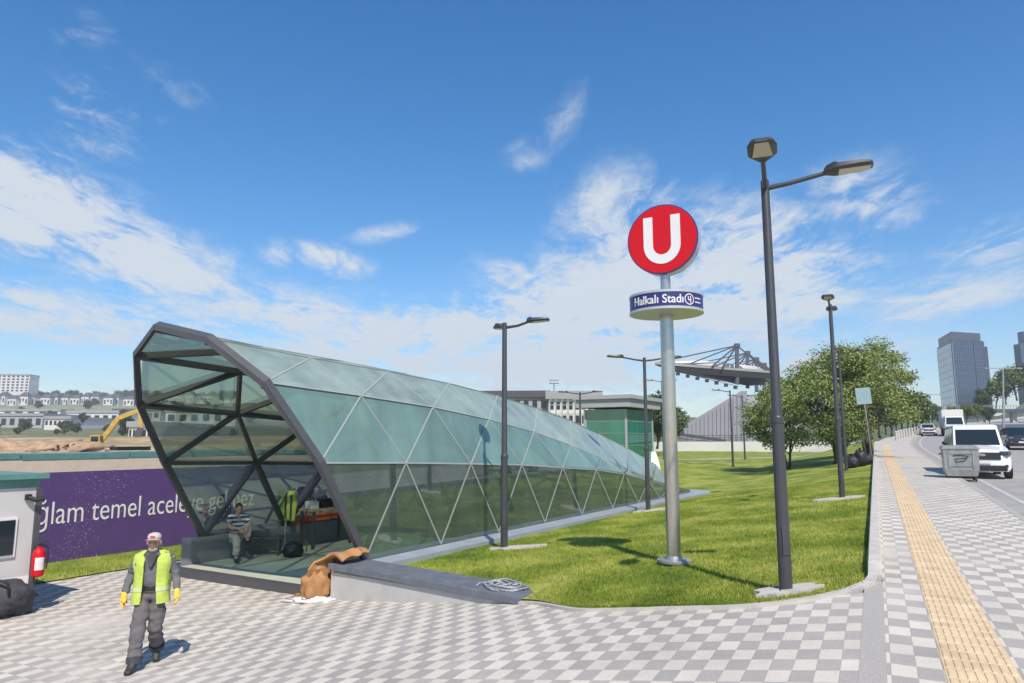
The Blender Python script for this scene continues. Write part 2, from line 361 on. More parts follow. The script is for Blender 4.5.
def dup(root, loc, rz, label, group=None, scale=None):
    r = root.copy(); C.objects.link(r); r.location = loc; r.rotation_euler = (0, 0, rz); r['label'] = label
    if scale: r.scale = scale
    if group: r['group'] = group
    for ch in list(root.children):
        c = ch.copy(); C.objects.link(c); c.parent = r
        for g in list(ch.children):
            d = g.copy(); C.objects.link(d); d.parent = c
    return r
def text_mesh(txt, size, depth=.004, bold=0.0, align='LEFT', sx=1.0):
    cu = bpy.data.curves.new('lettering', 'FONT'); cu.body = txt; cu.size = size; cu.extrude = depth; cu.offset = bold; cu.align_x = align; cu.resolution_u = 4
    o = bpy.data.objects.new('lettering_curve', cu); C.objects.link(o)
    dg = bpy.context.evaluated_depsgraph_get(); me = bpy.data.meshes.new_from_object(o.evaluated_get(dg))
    bpy.data.objects.remove(o); bpy.data.curves.remove(cu)
    if sx != 1:
        for v in me.vertices: v.co.x *= sx
    return me
def mesh_obj(name, me, m, parent=None):
    me.materials.clear(); me.materials.append(m); me.name = name
    o = bpy.data.objects.new(name, me); C.objects.link(o)
    if parent: o.parent = parent
    return o

# ------------------------------------------------------------------ place frames
UX, UY = .4565, .8898                       # along the street
def SW(s, t): return (s * UX + t * UY, s * UY - t * UX)
def ST(x, y): return (x * UX + y * UY, x * UY - y * UX)
P0x, P0y = -2.808, 13.877; Ax, Ay = .513, .8584
def AW(a, w): return (P0x + a * Ax - w * Ay, P0y + a * Ay + w * Ax)
def awof(x, y): dx, dy = x - P0x, y - P0y; return (dx * Ax + dy * Ay, -dx * Ay + dy * Ax)
RA = math.atan2(Ay, Ax); RU = math.atan2(UY, UX)
def PX(px, py, Y):                          # a point of the photograph at a known distance
    x = (px - 512) / FPX; y = (341.5 - py) / FPX; c, s = math.cos(PITCH), math.sin(PITCH)
    k = Y / (c - y * s); return Vector((x * k, Y, EYE + k * (s + y * c)))
def ss(a, b, x): t = max(0, min(1, (x - a) / (b - a))); return t * t * (3 - 2 * t)
def lerp(a, b, t): return a + (b - a) * t
def interp(tab, x):
    if x <= tab[0][0]: return tab[0][1]
    for (a, u), (b, v) in zip(tab, tab[1:]):
        if x <= b: return u + (v - u) * (x - a) / (b - a)
    return tab[-1][1]
def zsw(s): return .02 * s + (1e-4 * (s - 30) ** 2 if s > 30 else 0)
def bend(s): return (max(0, s - 60)) ** 2 / 750
FL = -1.05
def zpl(x, y):
    s, t = ST(x, y); a = .02 * min(s, 14) + .138 * min(0, t + .24); return .5 * (a + FL + math.sqrt((a - FL) ** 2 + .01))
def zlawn(x, y):
    s, t = ST(x, y); a, wv = awof(x, y)
    k = zsw(min(s, 95)) - .04
    low = -.47 + min(.75, max(0, s - 35) * .034)
    tp = 8.3 - .066 * (min(s, 33) - 11); z = lerp(k, low, max(0, min(1, -t / tp)))
    f = ss(-1.9, 1.3, a); z = lerp(max(zpl(x, y) + .03, -.48), z, f)
    return z + .025 * mnoise.noise(Vector((x * .5, y * .5, 0)))

# ------------------------------------------------------------------ ground sheets
def sheet(name, grid, m, uv=True, kind='structure', smooth=True):
    """grid[i][j] = (x,y,z); quads between neighbours"""
    ni, nj = len(grid), len(grid[0]); vs = [p for r in grid for p in r]
    fs = [[i * nj + j, (i + 1) * nj + j, (i + 1) * nj + j + 1, i * nj + j + 1] for i in range(ni - 1) for j in range(nj - 1)]
    me = bpy.data.meshes.new(name); me.from_pydata(vs, [], fs)
    if uv:
        ul = me.uv_layers.new(name='UVMap'); co = np.array(vs); s = co[:, 0] * UX + co[:, 1] * UY; t = co[:, 0] * UY - co[:, 1] * UX
        li = np.empty(len(me.loops), dtype=np.int32); me.loops.foreach_get('vertex_index', li)
        ul.data.foreach_set('uv', np.stack([s[li] + 50, t[li] + 50.05], 1).ravel())
    bm = bmesh.new(); bm.from_mesh(me); bmesh.ops.recalc_face_normals(bm, faces=bm.faces)
    if bm.faces and sum(f.normal.z for f in bm.faces) < 0: bmesh.ops.reverse_faces(bm, faces=bm.faces)
    bm.to_mesh(me); bm.free()
    if smooth: me.polygons.foreach_set('use_smooth', [True] * len(me.polygons))
    me.materials.append(m); o = bpy.data.objects.new(name, me); C.objects.link(o)
    if kind: o['kind'] = kind
    return o
def ST3(s, t, dz=0): x, y = SW(s, t + bend(s)); return (x, y, zsw(s) + dz)
SS = [-6 + .5 * i for i in range(60)] + [24 + 1.5 * i for i in range(40)] + [84 + 5 * i for i in range(36)]
sheet('sidewalk', [[ST3(s, t) for t in (-.04, .34, .9, 1.7, 2.46)] for s in SS], K['paver'])
sheet('road', [[ST3(s, t, -.12) for t in (2.6, 6, 12, 18, 24)] for s in SS], K['asphalt'])
# road kerb
kb = MB(); kb.loft([[ST3(s, 2.46, -.16), ST3(s, 2.46, .006), ST3(s, 2.61, .002), ST3(s, 2.64, -.16)] for s in SS]); structure(kb.build('road_kerb', K['granite']))
# painted edge line and lane dashes
sheet('edge_line', [[ST3(s, t, -.115) for t in (3.18, 3.33)] for s in SS], K['paint'])
for s0 in range(-4, 150, 12):
    for tt in (7.6, 11.4):
        sheet('lane_marking', [[ST3(s, t, -.115) for t in (tt, tt + .13)] for s in (s0, s0 + 1.3, s0 + 2.6, s0 + 4)], K['paint'])
# tactile strip: ribbed tiles
tg = MB()
for i in range(len(SS) - 1):
    s0, s1 = SS[i], SS[i + 1]
    if s0 > 70: break
    tg.add([ST3(s0, .36, .004), ST3(s0, .86, .004), ST3(s1, .86, .004), ST3(s1, .36, .004)], [[0, 1, 2, 3]])
    for k in range(8):
        t0 = .375 + k * .0615
        n = 2 if s0 < 22 else 1
        for q in range(n):
            a0, a1 = lerp(s0, s1, q / n) + .012, lerp(s0, s1, (q + 1) / n) - .012
            tg.add([ST3(a0, t0, .004), ST3(a0, t0 + .036, .004), ST3(a1, t0 + .036, .004), ST3(a1, t0, .004),
                    ST3(a0 + .01, t0 + .006, .011), ST3(a0 + .01, t0 + .03, .011), ST3(a1 - .01, t0 + .03, .011), ST3(a1 - .01, t0 + .006, .011)],
                   [[4, 5, 6, 7], [0, 1, 5, 4], [1, 2, 6, 5], [2, 3, 7, 6], [3, 0, 4, 7]])
structure(tg.build('tactile_strip', K['tactile']))
# granite band between street and plaza, and the raised lawn kerb that follows it
sheet('granite_band', [[ST3(s, t, .003) for t in (-.235, -.04)] for s in [-6 + .5 * i for i in range(33)]], K['granite'])
KS = [10.2 + .5 * i for i in range(64)]
kb = MB(); kb.loft([[ST3(s, -.20, -.3), ST3(s, -.20, ss(9.9, 10.8, s) * .11 + .01), ST3(s, -.19, ss(9.9, 10.8, s) * .12 + .01), ST3(s, -.055, ss(9.9, 10.8, s) * .12 + .01), ST3(s, -.04, ss(9.9, 10.8, s) * .11 + .01), ST3(s, -.035, -.3)] for s in KS])
structure(kb.build('lawn_kerb', K['kerb']))
kb = MB()
for i in range(34):
    s = 42.3 + i * 1.5
    kb.bar(ST3(s, -.12, 0), ST3(s + 1.46, -.12, 0), .16, .1)
structure(kb.build('lawn_kerb_far', K['kerb']))
# lawn outline against the plaza (a, w): from the wall end, along the front, round the corner
tP0 = ST(P0x, P0y)[1]; AV = Ax * UY - Ay * UX; WV = -Ay * UY - Ax * UX
def w_at_t(a, t): return (t - tP0 - a * AV) / WV
WL = (-3.33, 13.40); WR = (.06, 10.62)      # front face of the low wall
def lawn_edge_a(wv):
    if wv > -4.2: return lerp(-1.30, -.72, (wv + 4.2) / 4.4)
    e = -1.30 - .58 * ss(4.2, 5.6, -wv)
    x = -wv - 7.25
    if x < 0: return e
    return e + 1.5 - math.sqrt(max(0, 1.5 ** 2 - min(1.5, x) ** 2))
W_ = [w_at_t(-1, -.30) + .0]
wlist = [-8.72 + .18 * i for i in range(50)]; wlist = [q for q in wlist if q < .1] + [.12]
alist = [0, .12, .3, .6, 1, 1.5, 2, 3, 4] + [5 + i for i in range(17)]
G = []
for wv in wlist:
    e = lawn_edge_a(wv); row = []
    for k in range(70):
        q = k / 69; a = e + (22.5 - e) * q ** 1.25
        lo = w_at_t(a, -.20)
        ww = lerp(lo, .12, (wv - wlist[0]) / (.12 - wlist[0])) if wv > -8.7 else lo
        x, y = AW(a, ww); row.append((x, y, zlawn(x, y)))
    G.append(row)
sheet('lawn', G, K['grass'])
G = []
for a in [22.5 + 1.2 * i for i in range(66)]:
    row = []
    lo = w_at_t(a, -.20)
    for k in range(36):
        ww = lo + (34 - lo) * (k / 35) ** 1.2; x, y = AW(a, ww); row.append((x, y, zlawn(x, y)))
    G.append(row)
sheet('lawn_far', G, K['grass'])
# pale kerb strip round the lawn front and corner
ed = []
for i in range(60):
    wv = -4.15 - i * (8.72 - 4.15) / 59; a = lawn_edge_a(wv); x, y = AW(a, wv); ed.append(Vector((x, y, zpl(x, y))))
ed.append(Vector(ST3(10.3, -.13, 0)))
kb = MB(); rings = []
for i, p in enumerate(ed):
    d = (ed[min(i + 1, len(ed) - 1)] - ed[max(i - 1, 0)]); d.z = 0; d.normalize(); n = Vector((-d.y, d.x, 0))
    rings.append([p - n * .06 + Vector((0, 0, -.1)), p - n * .06 + Vector((0, 0, .035)), p + n * .06 + Vector((0, 0, .035)), p + n * .06 + Vector((0, 0, -.1))])
kb.loft(rings); structure(kb.build('lawn_edging', K['kerb']))
# plaza
G = []
for i in range(80):
    q = i / 79; row = []
    for j in range(70):
        wr = None
        r = j / 69
        # lateral: from the granite band (r=0) to far left (r=1)
        a0 = -17.0
        wv = lerp(-8.66, 16, r ** 1.15) if j else -8.66
        e = lawn_edge_a(wv) + .05 if wv < .2 else lerp(-.65, 20, ss(.2, .55, wv))
        a = a0 + (e - a0) * (1 - (1 - q) ** 1.5) if True else 0
        ww = wv
        if j == 0 or wv < -8.4: ww = lerp(w_at_t(a, -.20), wv, ss(-8.66, -7.2, wv)) if wv > -8.66 else w_at_t(a, -.20)
        x, y = AW(a, ww); row.append((x, y, zpl(x, y)))
    G.append(row)
sheet('plaza', G, K['paver'])
# terrain
HL = [(0, -1.4), (60, -1.4), (75, -3.2), (108, -3.2), (124, .4), (150, 2.2), (180, 3.0), (200, 3.4), (260, 5), (300, 7), (330, 9.2), (360, 11.2), (400, 15.5), (520, 25.5), (620, 33.5), (660, 35), (720, 37), (800, 38), (900, 36), (6000, 36)]
HM = [(0, -1.4), (60, -.6), (130, -.2), (200, 2), (400, 14), (700, 24), (6000, 24)]
HR = [(0, -1.4), (30, -1.2), (100, 1.0), (170, 4), (260, 10), (400, 14), (800, 16), (6000, 16)]
def zter(x, y):
    q = x / max(y, 1.0); s, t = ST(x, y)
    l = interp(HL, y); m = interp(HM, y); r = interp(HR, y)
    z = lerp(l, m, ss(-.28, .02, q)); z = lerp(z, r, ss(.36, .55, q))
    if y > 70: z += (.5 + y * .003) * mnoise.noise(Vector((x * .02, y * .02, 1)))
    if y > 150 and q > .64: z += 13 * ss(.68, .78, q) * ss(120, 220, y)
    if t > 22: z = lerp(zsw(max(0, min(s, 250))) - .2, z, ss(100, 200, y))
    inner = t > -40 and -8 < s < 300 and t - bend(max(s, 0)) < 25
    if inner and t > -9: z = min(z, lerp(zsw(s) - 1.2, z, 0))
    return z
YS = [-60, -30, -10, 0] + [6 * i for i in range(1, 30)] + [180 + 20 * i for i in range(32)] + [900, 1200, 1800, 3000, 6000]
G = []
for y in YS:
    half = 60 + abs(y) * 1.5
    G.append([(half * (k / 45), y, zter(half * (k / 45), max(y, 0))) for k in range(-45, 46)])
mt = mat('terrain_soil', (.26, .185, .115), .95); t = mt.node_tree; b = t.nodes['Principled BSDF']
co = t.nodes.new('ShaderNodeTexCoord'); sp_ = t.nodes.new('ShaderNodeSeparateXYZ'); t.links.new(co.outputs['Object'], sp_.inputs[0])
nz = t.nodes.new('ShaderNodeTexNoise'); nz.inputs['Scale'].default_value = .05; nz.inputs['Detail'].default_value = 10; nz.inputs['Roughness'].default_value = .65; t.links.new(co.outputs['Object'], nz.inputs[0])
def mk(op, a, bb, c=None):
    n = t.nodes.new('ShaderNodeMath'); n.operation = op
    for i, v in enumerate((a, bb, c)):
        if v is None: continue
        if isinstance(v, (int, float)): n.inputs[i].default_value = v
        else: t.links.new(v, n.inputs[i])
    return n.outputs[0]
yy = mk('MULTIPLY_ADD', mk('SUBTRACT', nz.outputs[0], .5), 190, sp_.outputs[1])
rp = t.nodes.new('ShaderNodeValToRGB'); t.links.new(mk('DIVIDE', yy, 700.0), rp.inputs[0]); cr = rp.color_ramp
for p, c in ((.0, (.26, .18, .11)), (.17, (.42, .29, .175)), (.19, (.26, .21, .09)), (.215, (.46, .33, .21)), (.25, (.30, .24, .11)), (.28, (.115, .12, .04)), (.36, (.16, .15, .07)), (.42, (.10, .11, .05)), (.50, (.34, .32, .27)), (.58, (.16, .16, .10)), (.68, (.25, .26, .15)), (.80, (.20, .23, .10)), (.92, (.09, .10, .06))):
    e = cr.elements.new(p); e.color = (*c, 1)
cr.elements.remove(cr.elements[0])
nz2 = t.nodes.new('ShaderNodeTexNoise'); nz2.inputs['Scale'].default_value = .35; nz2.inputs['Detail'].default_value = 10; t.links.new(co.outputs['Object'], nz2.inputs[0])
sc_ = t.nodes.new('ShaderNodeVectorMath'); sc_.operation = 'SCALE'; t.links.new(rp.outputs[0], sc_.inputs[0]); t.links.new(mk('MULTIPLY_ADD', nz2.outputs[0], 1.6, .2), sc_.inputs['Scale'])
# greener ground to the right of the stadium
gq = mk('DIVIDE', sp_.outputs[0], mk('MAXIMUM', sp_.outputs[1], 1.0)); gm = mk('GREATER_THAN', gq, -.02)
mg = t.nodes.new('ShaderNodeMixRGB'); t.links.new(gm, mg.inputs[0]); t.links.new(sc_.outputs[0], mg.inputs[1])
gr = t.nodes.new('ShaderNodeValToRGB'); t.links.new(nz2.outputs[0], gr.inputs[0]); gr.color_ramp.elements[0].position = .35; gr.color_ramp.elements[0].color = (.05, .075, .03, 1); gr.color_ramp.elements[1].position = .7; gr.color_ramp.elements[1].color = (.14, .17, .07, 1)
t.links.new(gr.outputs[0], mg.inputs[2]); t.links.new(mg.outputs[0], b.inputs['Base Color'])
sheet('terrain', G, mt, uv=False)
# pale footpath across the lawn
pth = [(-14, 47), (-4, 50), (6, 54), (16, 60), (26, 67), (33, 72)]
G = []
for i in range(len(pth) - 1):
    for k in range(8):
        q = k / 8; x = lerp(pth[i][0], pth[i + 1][0], q); y = lerp(pth[i][1], pth[i + 1][1], q)
        G.append([(x, y, zlawn(x, y) + .03), (x - .9, y + 1.3, zlawn(x - .9, y + 1.3) + .03)])
sheet('footpath', G, K['kerb'])
# grass strip before the hoarding
def strip_aw(name, pts0, pts1, z0, m):
    G = []
    for (a0, w0), (a1, w1) in zip(pts0, pts1):
        G.append([(*AW(lerp(a0, a1, k / 6), lerp(w0, w1, k / 6)), z0 + .01 * k) for k in range(7)])
    return sheet(name, G, m)
strip_aw('grass_verge', [(a, 6.75 + .012 * a) for a in range(-9, 15)], [(a, 8.72) for a in range(-9, 15)], FL + .03, K['grass'])

def blades(name, n, sampler, h0, h1, wd, m, lean=.5):
    xs = []; 
    P = np.array([sampler() for _ in range(n)]); n = len(P)
    ang = RNG.uniform(0, 2 * PI, n); h = RNG.uniform(h0, h1, n); la = RNG.uniform(0, 2 * PI, n); ll = RNG.uniform(0, lean, n) * h
    dx = np.cos(ang) * wd / 2; dy = np.sin(ang) * wd / 2
    v = np.empty((n, 3, 3)); v[:, 0] = P; v[:, 1] = P; v[:, 2] = P
    v[:, 0, 0] -= dx; v[:, 0, 1] -= dy; v[:, 1, 0] += dx; v[:, 1, 1] += dy
    v[:, 2, 0] += np.cos(la) * ll; v[:, 2, 1] += np.sin(la) * ll; v[:, 2, 2] += h
    me = bpy.data.meshes.new(name); me.vertices.add(3 * n); me.vertices.foreach_set('co', v.ravel())
    me.loops.add(3 * n); me.loops.foreach_set('vertex_index', np.arange(3 * n, dtype=np.int32)); me.polygons.add(n); me.polygons.foreach_set('loop_start', np.arange(0, 3 * n, 3, dtype=np.int32))
    me.update(); me.validate(); me.materials.append(m); o = bpy.data.objects.new(name, me); C.objects.link(o); o['kind'] = 'stuff'
    return o
def lawn_pt():
    while True:
        a = -1.85 + 22 * random.random() ** 1.9; wv = random.uniform(-8.75, -.6)
        if a < lawn_edge_a(wv) + .03 or wv < w_at_t(a, -.24): continue
        if wv > -4.3 and a < lerp(-.5, .1, (wv + 4.3) / 4.3) : continue
        x, y = AW(a, wv); return (x, y, zlawn(x, y) - .005)
tag(blades('grass', 210000, lawn_pt, .02, .06, .012, K['blade'], .9), 'short bright green grass of the lawn in front of the glass entrance', 'grass')
def verge_pt():
    a = random.uniform(-9, 13); wv = random.uniform(6.7, 8.7); x, y = AW(a, wv); return (x, y, FL + .03)
tag(blades('verge_grass', 9000, verge_pt, .05, .16, .02, K['blade'], .8), 'rough green grass growing at the foot of the purple hoarding', 'grass')

# ------------------------------------------------------------------ low wall with coping
wl = thing('low_wall', 'low pale concrete wall with dark stone coping between paving and lawn', 'wall')
d = Vector((WR[0] - WL[0], WR[1] - WL[1], 0)); L = d.length; d.normalize(); n = Vector((-d.y, d.x, 0))
def wp(u, v, z): p = Vector((WL[0], WL[1], 0)) + d * u + n * v; return (p.x, p.y, z)
m = MB(); m.loft([[wp(0, 0, -1.2), wp(0, .66, -1.2), wp(0, .66, -.44), wp(0, 0, -.44)], [wp(L, 0, -1.2), wp(L, .66, -1.2), wp(L, .66, -.44), wp(L, 0, -.44)]]); m.build('wall_body', K['conc'], wl, bevel=.01)
m = MB()
for u0, u1 in ((-.04, 1.4), (1.406, 2.85), (2.856, L + .06)):
    m.loft([[wp(u0, -.05, -.437), wp(u0, .72, -.437), wp(u0, .72, -.33), wp(u0, -.05, -.33)], [wp(u1, -.05, -.437), wp(u1, .72, -.437), wp(u1, .72, -.33), wp(u1, -.05, -.33)]])
m.build('coping', K['conc_dk'], wl, bevel=.008)

# ------------------------------------------------------------------ glass entrance pavilion
ROOT = thing('glass_pavilion', 'long faceted green glass station entrance tapering down into the lawn', 'building', (P0x, P0y, -.35), RA)
NODE = [(0, .0, 0), (-1.21, .04, 1.86), (-2.13, .50, 3.28), (-2.65, 1.43, 4.08), (-2.84, 2.72, 4.38), (-2.58, 3.74, 3.97), (-1.98, 4.54, 3.04), (-1.10, 4.88, 1.80), (.35, 5.40, 0)]
S1 = [(-1.2, 1), (1.4, .962), (3.8, .915), (6.4, .86), (7.9, .806), (11.1, .70), (12.8, .625), (14.7, .47), (17, .30), (19, .14), (21, 0)]
S2 = [(-2.3, 1), (.13, .968), (2.3, .935), (4.2, .885), (6.4, .82), (8.8, .71), (11.5, .56), (14, .40), (17, .22), (19.2, .09), (21, 0)]
S3 = [(-2.9, 1), (-1.2, .972), (.6, .965), (4.1, .93), (6.4, .89), (9.2, .815), (12, .72), (14.4, .605), (17.2, .44), (19.4, .27), (20.6, .13), (21.6, 0)]
LS = {0: S1, 1: S1, 2: S2, 3: S3, 4: S3, 5: S3, 6: S2, 7: S1, 8: S1}
PITCHA = 2.42; NK = 11
def pnode(j, k):
    a0, w0, h0 = NODE[j]; a = a0 + PITCHA * k
    end = 21.0 if j in (0, 1, 2, 6, 7, 8) else 21.4
    if j in (0, 8): end = 20.9
    if j == 8: a0 = .0
    a = min(a, end); h = h0 * interp(LS[j], a)
    taper = 1 - .45 * ss(14, 21.2, a)
    wv = w0 * lerp(1, taper, 1) if True else w0
    return Vector((a, wv, h))
grid = [[pnode(j, k) for k in range(NK)] for j in range(9)]
g = MB(); tris = []
for j in range(8):
    m = MB()
    for k in range(NK - 1):
        A0, A1, B0, B1 = grid[j][k], grid[j][k + 1], grid[j + 1][k], grid[j + 1][k + 1]
        if j < 4: T = ([A0, A1, B1], [A0, B1, B0])
        else: T = ([A0, A1, B0], [A1, B1, B0])
        for tr in T:
            if ((tr[1] - tr[0]).cross(tr[2] - tr[0])).length > 1e-3:
                m.add(tr, [[0, 1, 2]])
    m.build('glass_row', K['dusty_lit' if j in (2, 3) else 'midglass' if j == 1 else 'lowglass' if j == 0 else 'glass'], ROOT, fix=False, weld=False)
ctr = Vector((9, 2.3, 1.0))
def outn(p): q = Vector((0, p.y - 2.35, p.z - 1.2)); return q.normalized() if q.length > .01 else Vector((0, 0, 1))
def offs(p, dd): return p + outn(p) * dd
fr = MB(); jt = MB()
def member(p, q, wd=.07, ht=.12):
    if (p - q).length < .05: return
    fr.bar(offs(p, -ht / 2 - .012), offs(q, -ht / 2 - .012), wd, ht, up=outn((p + q) / 2))
    jt.bar(offs(p, .004), offs(q, .004), .036, .010, up=outn((p + q) / 2))
for j in range(9):
    for k in range(NK - 1):
        if 0 < j < 8: member(grid[j][k], grid[j][k + 1])
for j in range(8):
    for k in range(NK):
        if k > 0: member(grid[j][k], grid[j + 1][k])
        if k < NK - 1:
            if j < 4: member(grid[j][k], grid[j + 1][k + 1])
            else: member(grid[j][k + 1], grid[j + 1][k])
fr.build('mullions', K['frame_in'], ROOT); jt.build('glazing_joints', K['joint'], ROOT)
# thick front frame
m = MB(); ring_o = []
rake = Vector((-.855, 0, -.53)).normalized()
for j in range(9):
    p = grid[j][0]; o_ = outn(p) if j not in (0, 8) else Vector((0, -1 if j == 0 else 1, 0))
    ring_o.append([p + o_ * .03 + rake * .04, p + o_ * .03 - rake * .10, p - o_ * .075 - rake * .10, p - o_ * .075 + rake * .04])
m.loft(ring_o); m.build('front_frame', K['frame'], ROOT)
# plinth and upstands (local a, w; z relative to -.35)
m = MB()
near = [(.0, -.02), (0, -.52), (18.5, -.62), (20.5, -.75), (21.6, -.72), (22.4, -.35), (22.7, .3), (22.4, 1.2), (21.7, 2.2), (20.6, 3.0), (20.6, .02)]
m.prism(near, -.30, -.01); m.build('plinth', K['plinth'], ROOT, bevel=.012)
m = MB(); m.prism([(-.05, 5.22), (9, 5.22), (19.8, 2.75), (20.3, 3.15), (14, 5.3), (9, 5.56), (-.05, 5.56)], -.75, .04); m.build('far_upstand', K['upst'], ROOT)
m = MB(); m.box((9.0, .13, -.46), (18.2, .2, .86)); m.build('near_upstand', K['conc'], ROOT)
m = MB(); m.box((3.2, 2.7, -.66), (7.0, 5.02, .25)); m.build('floor_slab', K['floor'], ROOT)
m = MB(); m.box((-.42, 2.75, -.66), (.22, 5.1, .26)); m.build('threshold', K['frame'], ROOT)
m = MB()
for i in range(14): m.box((7.0 + .34 * i, 2.4, -.8 - .17 * i), (.36, 2.0, .2))
m.build('stair', K['granite'], ROOT)
for yb in (1.3, 3.5):
    m = MB(); m.bar((6.4, yb, -.05), (12.4, yb, -2.4), .16, .95); m.build('balustrade', K['frame'], ROOT)
m = MB(); m.box((11, .3, -2.2), (8.2, .06, 3.0)); m.box((11, 4.5, -2.2), (8.2, .06, 3.0)); m.box((15.2, 2.4, -2.2), (.06, 4.2, 3.0)); m.box((11, 2.4, -3.75), (8.2, 4.2, .06)); m.build('stair_well', K['wallg'], ROOT)

# ------------------------------------------------------------------ street lamps
def lamp(base, ztop, dirs, label, arm=.75, lum=.56, r0=.078):
    H = ztop - base[2]
    t = thing('street_lamp', label, 'street lamp', base, 0, 'twin-head lamps on the lawn and pavement')
    m = MB(); m.lathe([(.17, 0), (.17, .02), (.1, .03)], 20)
    for k in range(4): m.tube([(.13 * math.cos(k * PI / 2 + .7), .13 * math.sin(k * PI / 2 + .7), .02), (.13 * math.cos(k * PI / 2 + .7), .13 * math.sin(k * PI / 2 + .7), .06)], .014, 6)
    m.build('base_plate', K['lamp'], t)
    m = MB(); m.lathe([(r0, .02), (r0 * .93, H * .40), (r0 * .93, H * .402), (r0 * .80, H * .41), (r0 * .66, H + .02), (r0 * .60, H + .05)], 20); m.build('pole', K['lamp'], t, smooth='auto')
    m = MB(); m.box((0, -r0 * .96, .62), (.085, .02, .34)); m.build('access_door', K['lamp'], t, bevel=.006)
    m = MB(); m.lathe([(r0 * .97, H * .395), (r0 * 1.03, H * .397), (r0 * 1.03, H * .41), (r0 * .95, H * .413)], 20); m.build('collar', K['lamp'], t)
    for dx, dy in dirs:
        D = Vector((dx, dy, 0)).normalized(); sgn = D.cross(Vector((0, 0, 1)))
        e = D * arm + Vector((0, 0, H - .02 + .07))
        m = MB(); m.tube([D * .02 + Vector((0, 0, H - .06)), D * .3 + Vector((0, 0, H - .03)), e], [.034, .03, .028], 10); a_ = m.build('arm', K['lamp'], t, smooth='auto')
        f = D + Vector((0, 0, .06)); f.normalize(); up = sgn.cross(f); b0 = e - f * .04
        m = MB(); rings = []
        for q, wd, ht in ((0, .05, .04), (.06, .07, .075), (.22, .15, .085), (.30, .165, .06), (.75, .165, .045), (.93, .13, .035), (1, .07, .025)):
            c = b0 + f * (lum * q)
            rings.append([c + sgn * (x * wd) + up * z for x, z in ((-1, 0), (-.8, -.02), (.8, -.02), (1, 0), (.85, ht), (-.85, ht))])
        m.loft(rings); hd = m.build('lamp_head', K['lamp'], t, smooth='auto')
        m = MB(); c0, c1 = b0 + f * (lum * .3), b0 + f * (lum * .95)
        m.add([c0 + sgn * .115 - up * .023, c1 + sgn * .075 - up * .023, c1 - sgn * .075 - up * .023, c0 - sgn * .115 - up * .023, c0 + sgn * .115 - up * .03, c1 + sgn * .075 - up * .03, c1 - sgn * .075 - up * .03, c0 - sgn * .115 - up * .03],
              [[0, 1, 2, 3], [4, 5, 6, 7], [0, 1, 5, 4], [1, 2, 6, 5], [2, 3, 7, 6], [3, 0, 4, 7]]); m.build('lens', K['lens'], hd)
    return t
def ztop_for(x, y, py): return PX(512, py, y).z
V_ = (UY, -UX); mU = (-UX, -UY); pU = (UX, UY); mV = (-UY, UX)
x, y = 3.30, 8.80; z = zlawn(x, y)
NEARL = (x, y, z)
lamp((x, y, z), ztop_for(x, y, 184), [(.93, -.36), (-.36, -.93)], 'tall dark grey twin street lamp nearest the viewer, on a broken concrete pad')
x, y = -.165, 15.35; lamp((x, y, zlawn(x, y)), ztop_for(x, y, 325), [(.96, -.26), (-.14, .99)], 'dark street lamp close to the glass wall, its shadow falling on the glass', .55, .5)
L504 = (x, y, zlawn(x, y))
x, y = 4.45, 23.5; lamp((x, y, zlawn(x, y)), ztop_for(x, y, 359), [(1, .1), (-1, -.1)], 'street lamp with level arms standing at the low tail of the glass entrance')
L647 = (x, y, zlawn(x, y))
x, y = SW(22.0, -.94); lamp((x, y, zlawn(x, y)), ztop_for(x, y, 306), [mU, pU], 'street lamp on the lawn near the kerb and in front of the bushy tree')
L842 = (x, y, zlawn(x, y))
p = PX(733, 463, 50); lamp((p.x, p.y, zlawn(p.x, p.y)), ztop_for(p.x, p.y, 391), [(-1, .05)], 'slim distant street lamp before the grey stadium slope')
p = PX(846, 463, 34); lamp((p.x, p.y, zlawn(p.x, p.y)), ztop_for(p.x, p.y, 353), [V_, mU], 'street lamp half hidden by the bushy tree crown')
p = PX(581, 470, 41); lamp((p.x, p.y, zlawn(p.x, p.y)), ztop_for(p.x, p.y, 393), [(-1, .2), (1, -.2)], 'street lamp beyond the pavilion roof, left of the green lift house')
p = PX(745, 458, 62); lamp((p.x, p.y, zlawn(p.x, p.y)), ztop_for(p.x, p.y, 396), [(-1, .05)], 'small far street lamp at the left edge of the tree')
p = PX(664, 462, 60); lamp((p.x, p.y, zlawn(p.x, p.y)), ztop_for(p.x, p.y, 381), [(-1, .1), (1, -.1)], 'far street lamp behind the steel sign pole')
# concrete pads under the lamps
def pad(x, y, rx, ry, rot, label, seed, zoff=.0):
    rr = random.Random(seed); n = 18; poly = []
    for k in range(n):
        th = 2 * PI * k / n; q = rr.uniform(.72, 1.08)
        px_, py_ = rx * q * math.cos(th), ry * q * math.sin(th)
        poly.append((x + px_ * math.cos(rot) - py_ * math.sin(rot), y + px_ * math.sin(rot) + py_ * math.cos(rot)))
    m = MB(); vs = [(a, b_, zlawn(a, b_) + .055 + zoff) for a, b_ in poly] + [(a, b_, zlawn(a, b_) - .1) for a, b_ in poly]
    m.add(vs, [list(range(n))] + [[k, (k + 1) % n, n + (k + 1) % n, n + k] for k in range(n)])
    return tag(m.build('concrete_pad', K['kerb']), label, 'concrete pad', 'cast concrete pads under the lamp posts')
pad(NEARL[0] + .0, NEARL[1] - .0, .44, .26, .1, 'broken pale concrete pad around the foot of the nearest lamp', 1)
pad(L504[0] + .25, L504[1] + .02, .62, .22, .0, 'pale concrete pad under the lamp beside the glass wall', 2)
pad(L647[0] + .2, L647[1] + .0, .7, .3, .0, 'pale concrete pad under the lamp at the tail of the pavilion', 3)
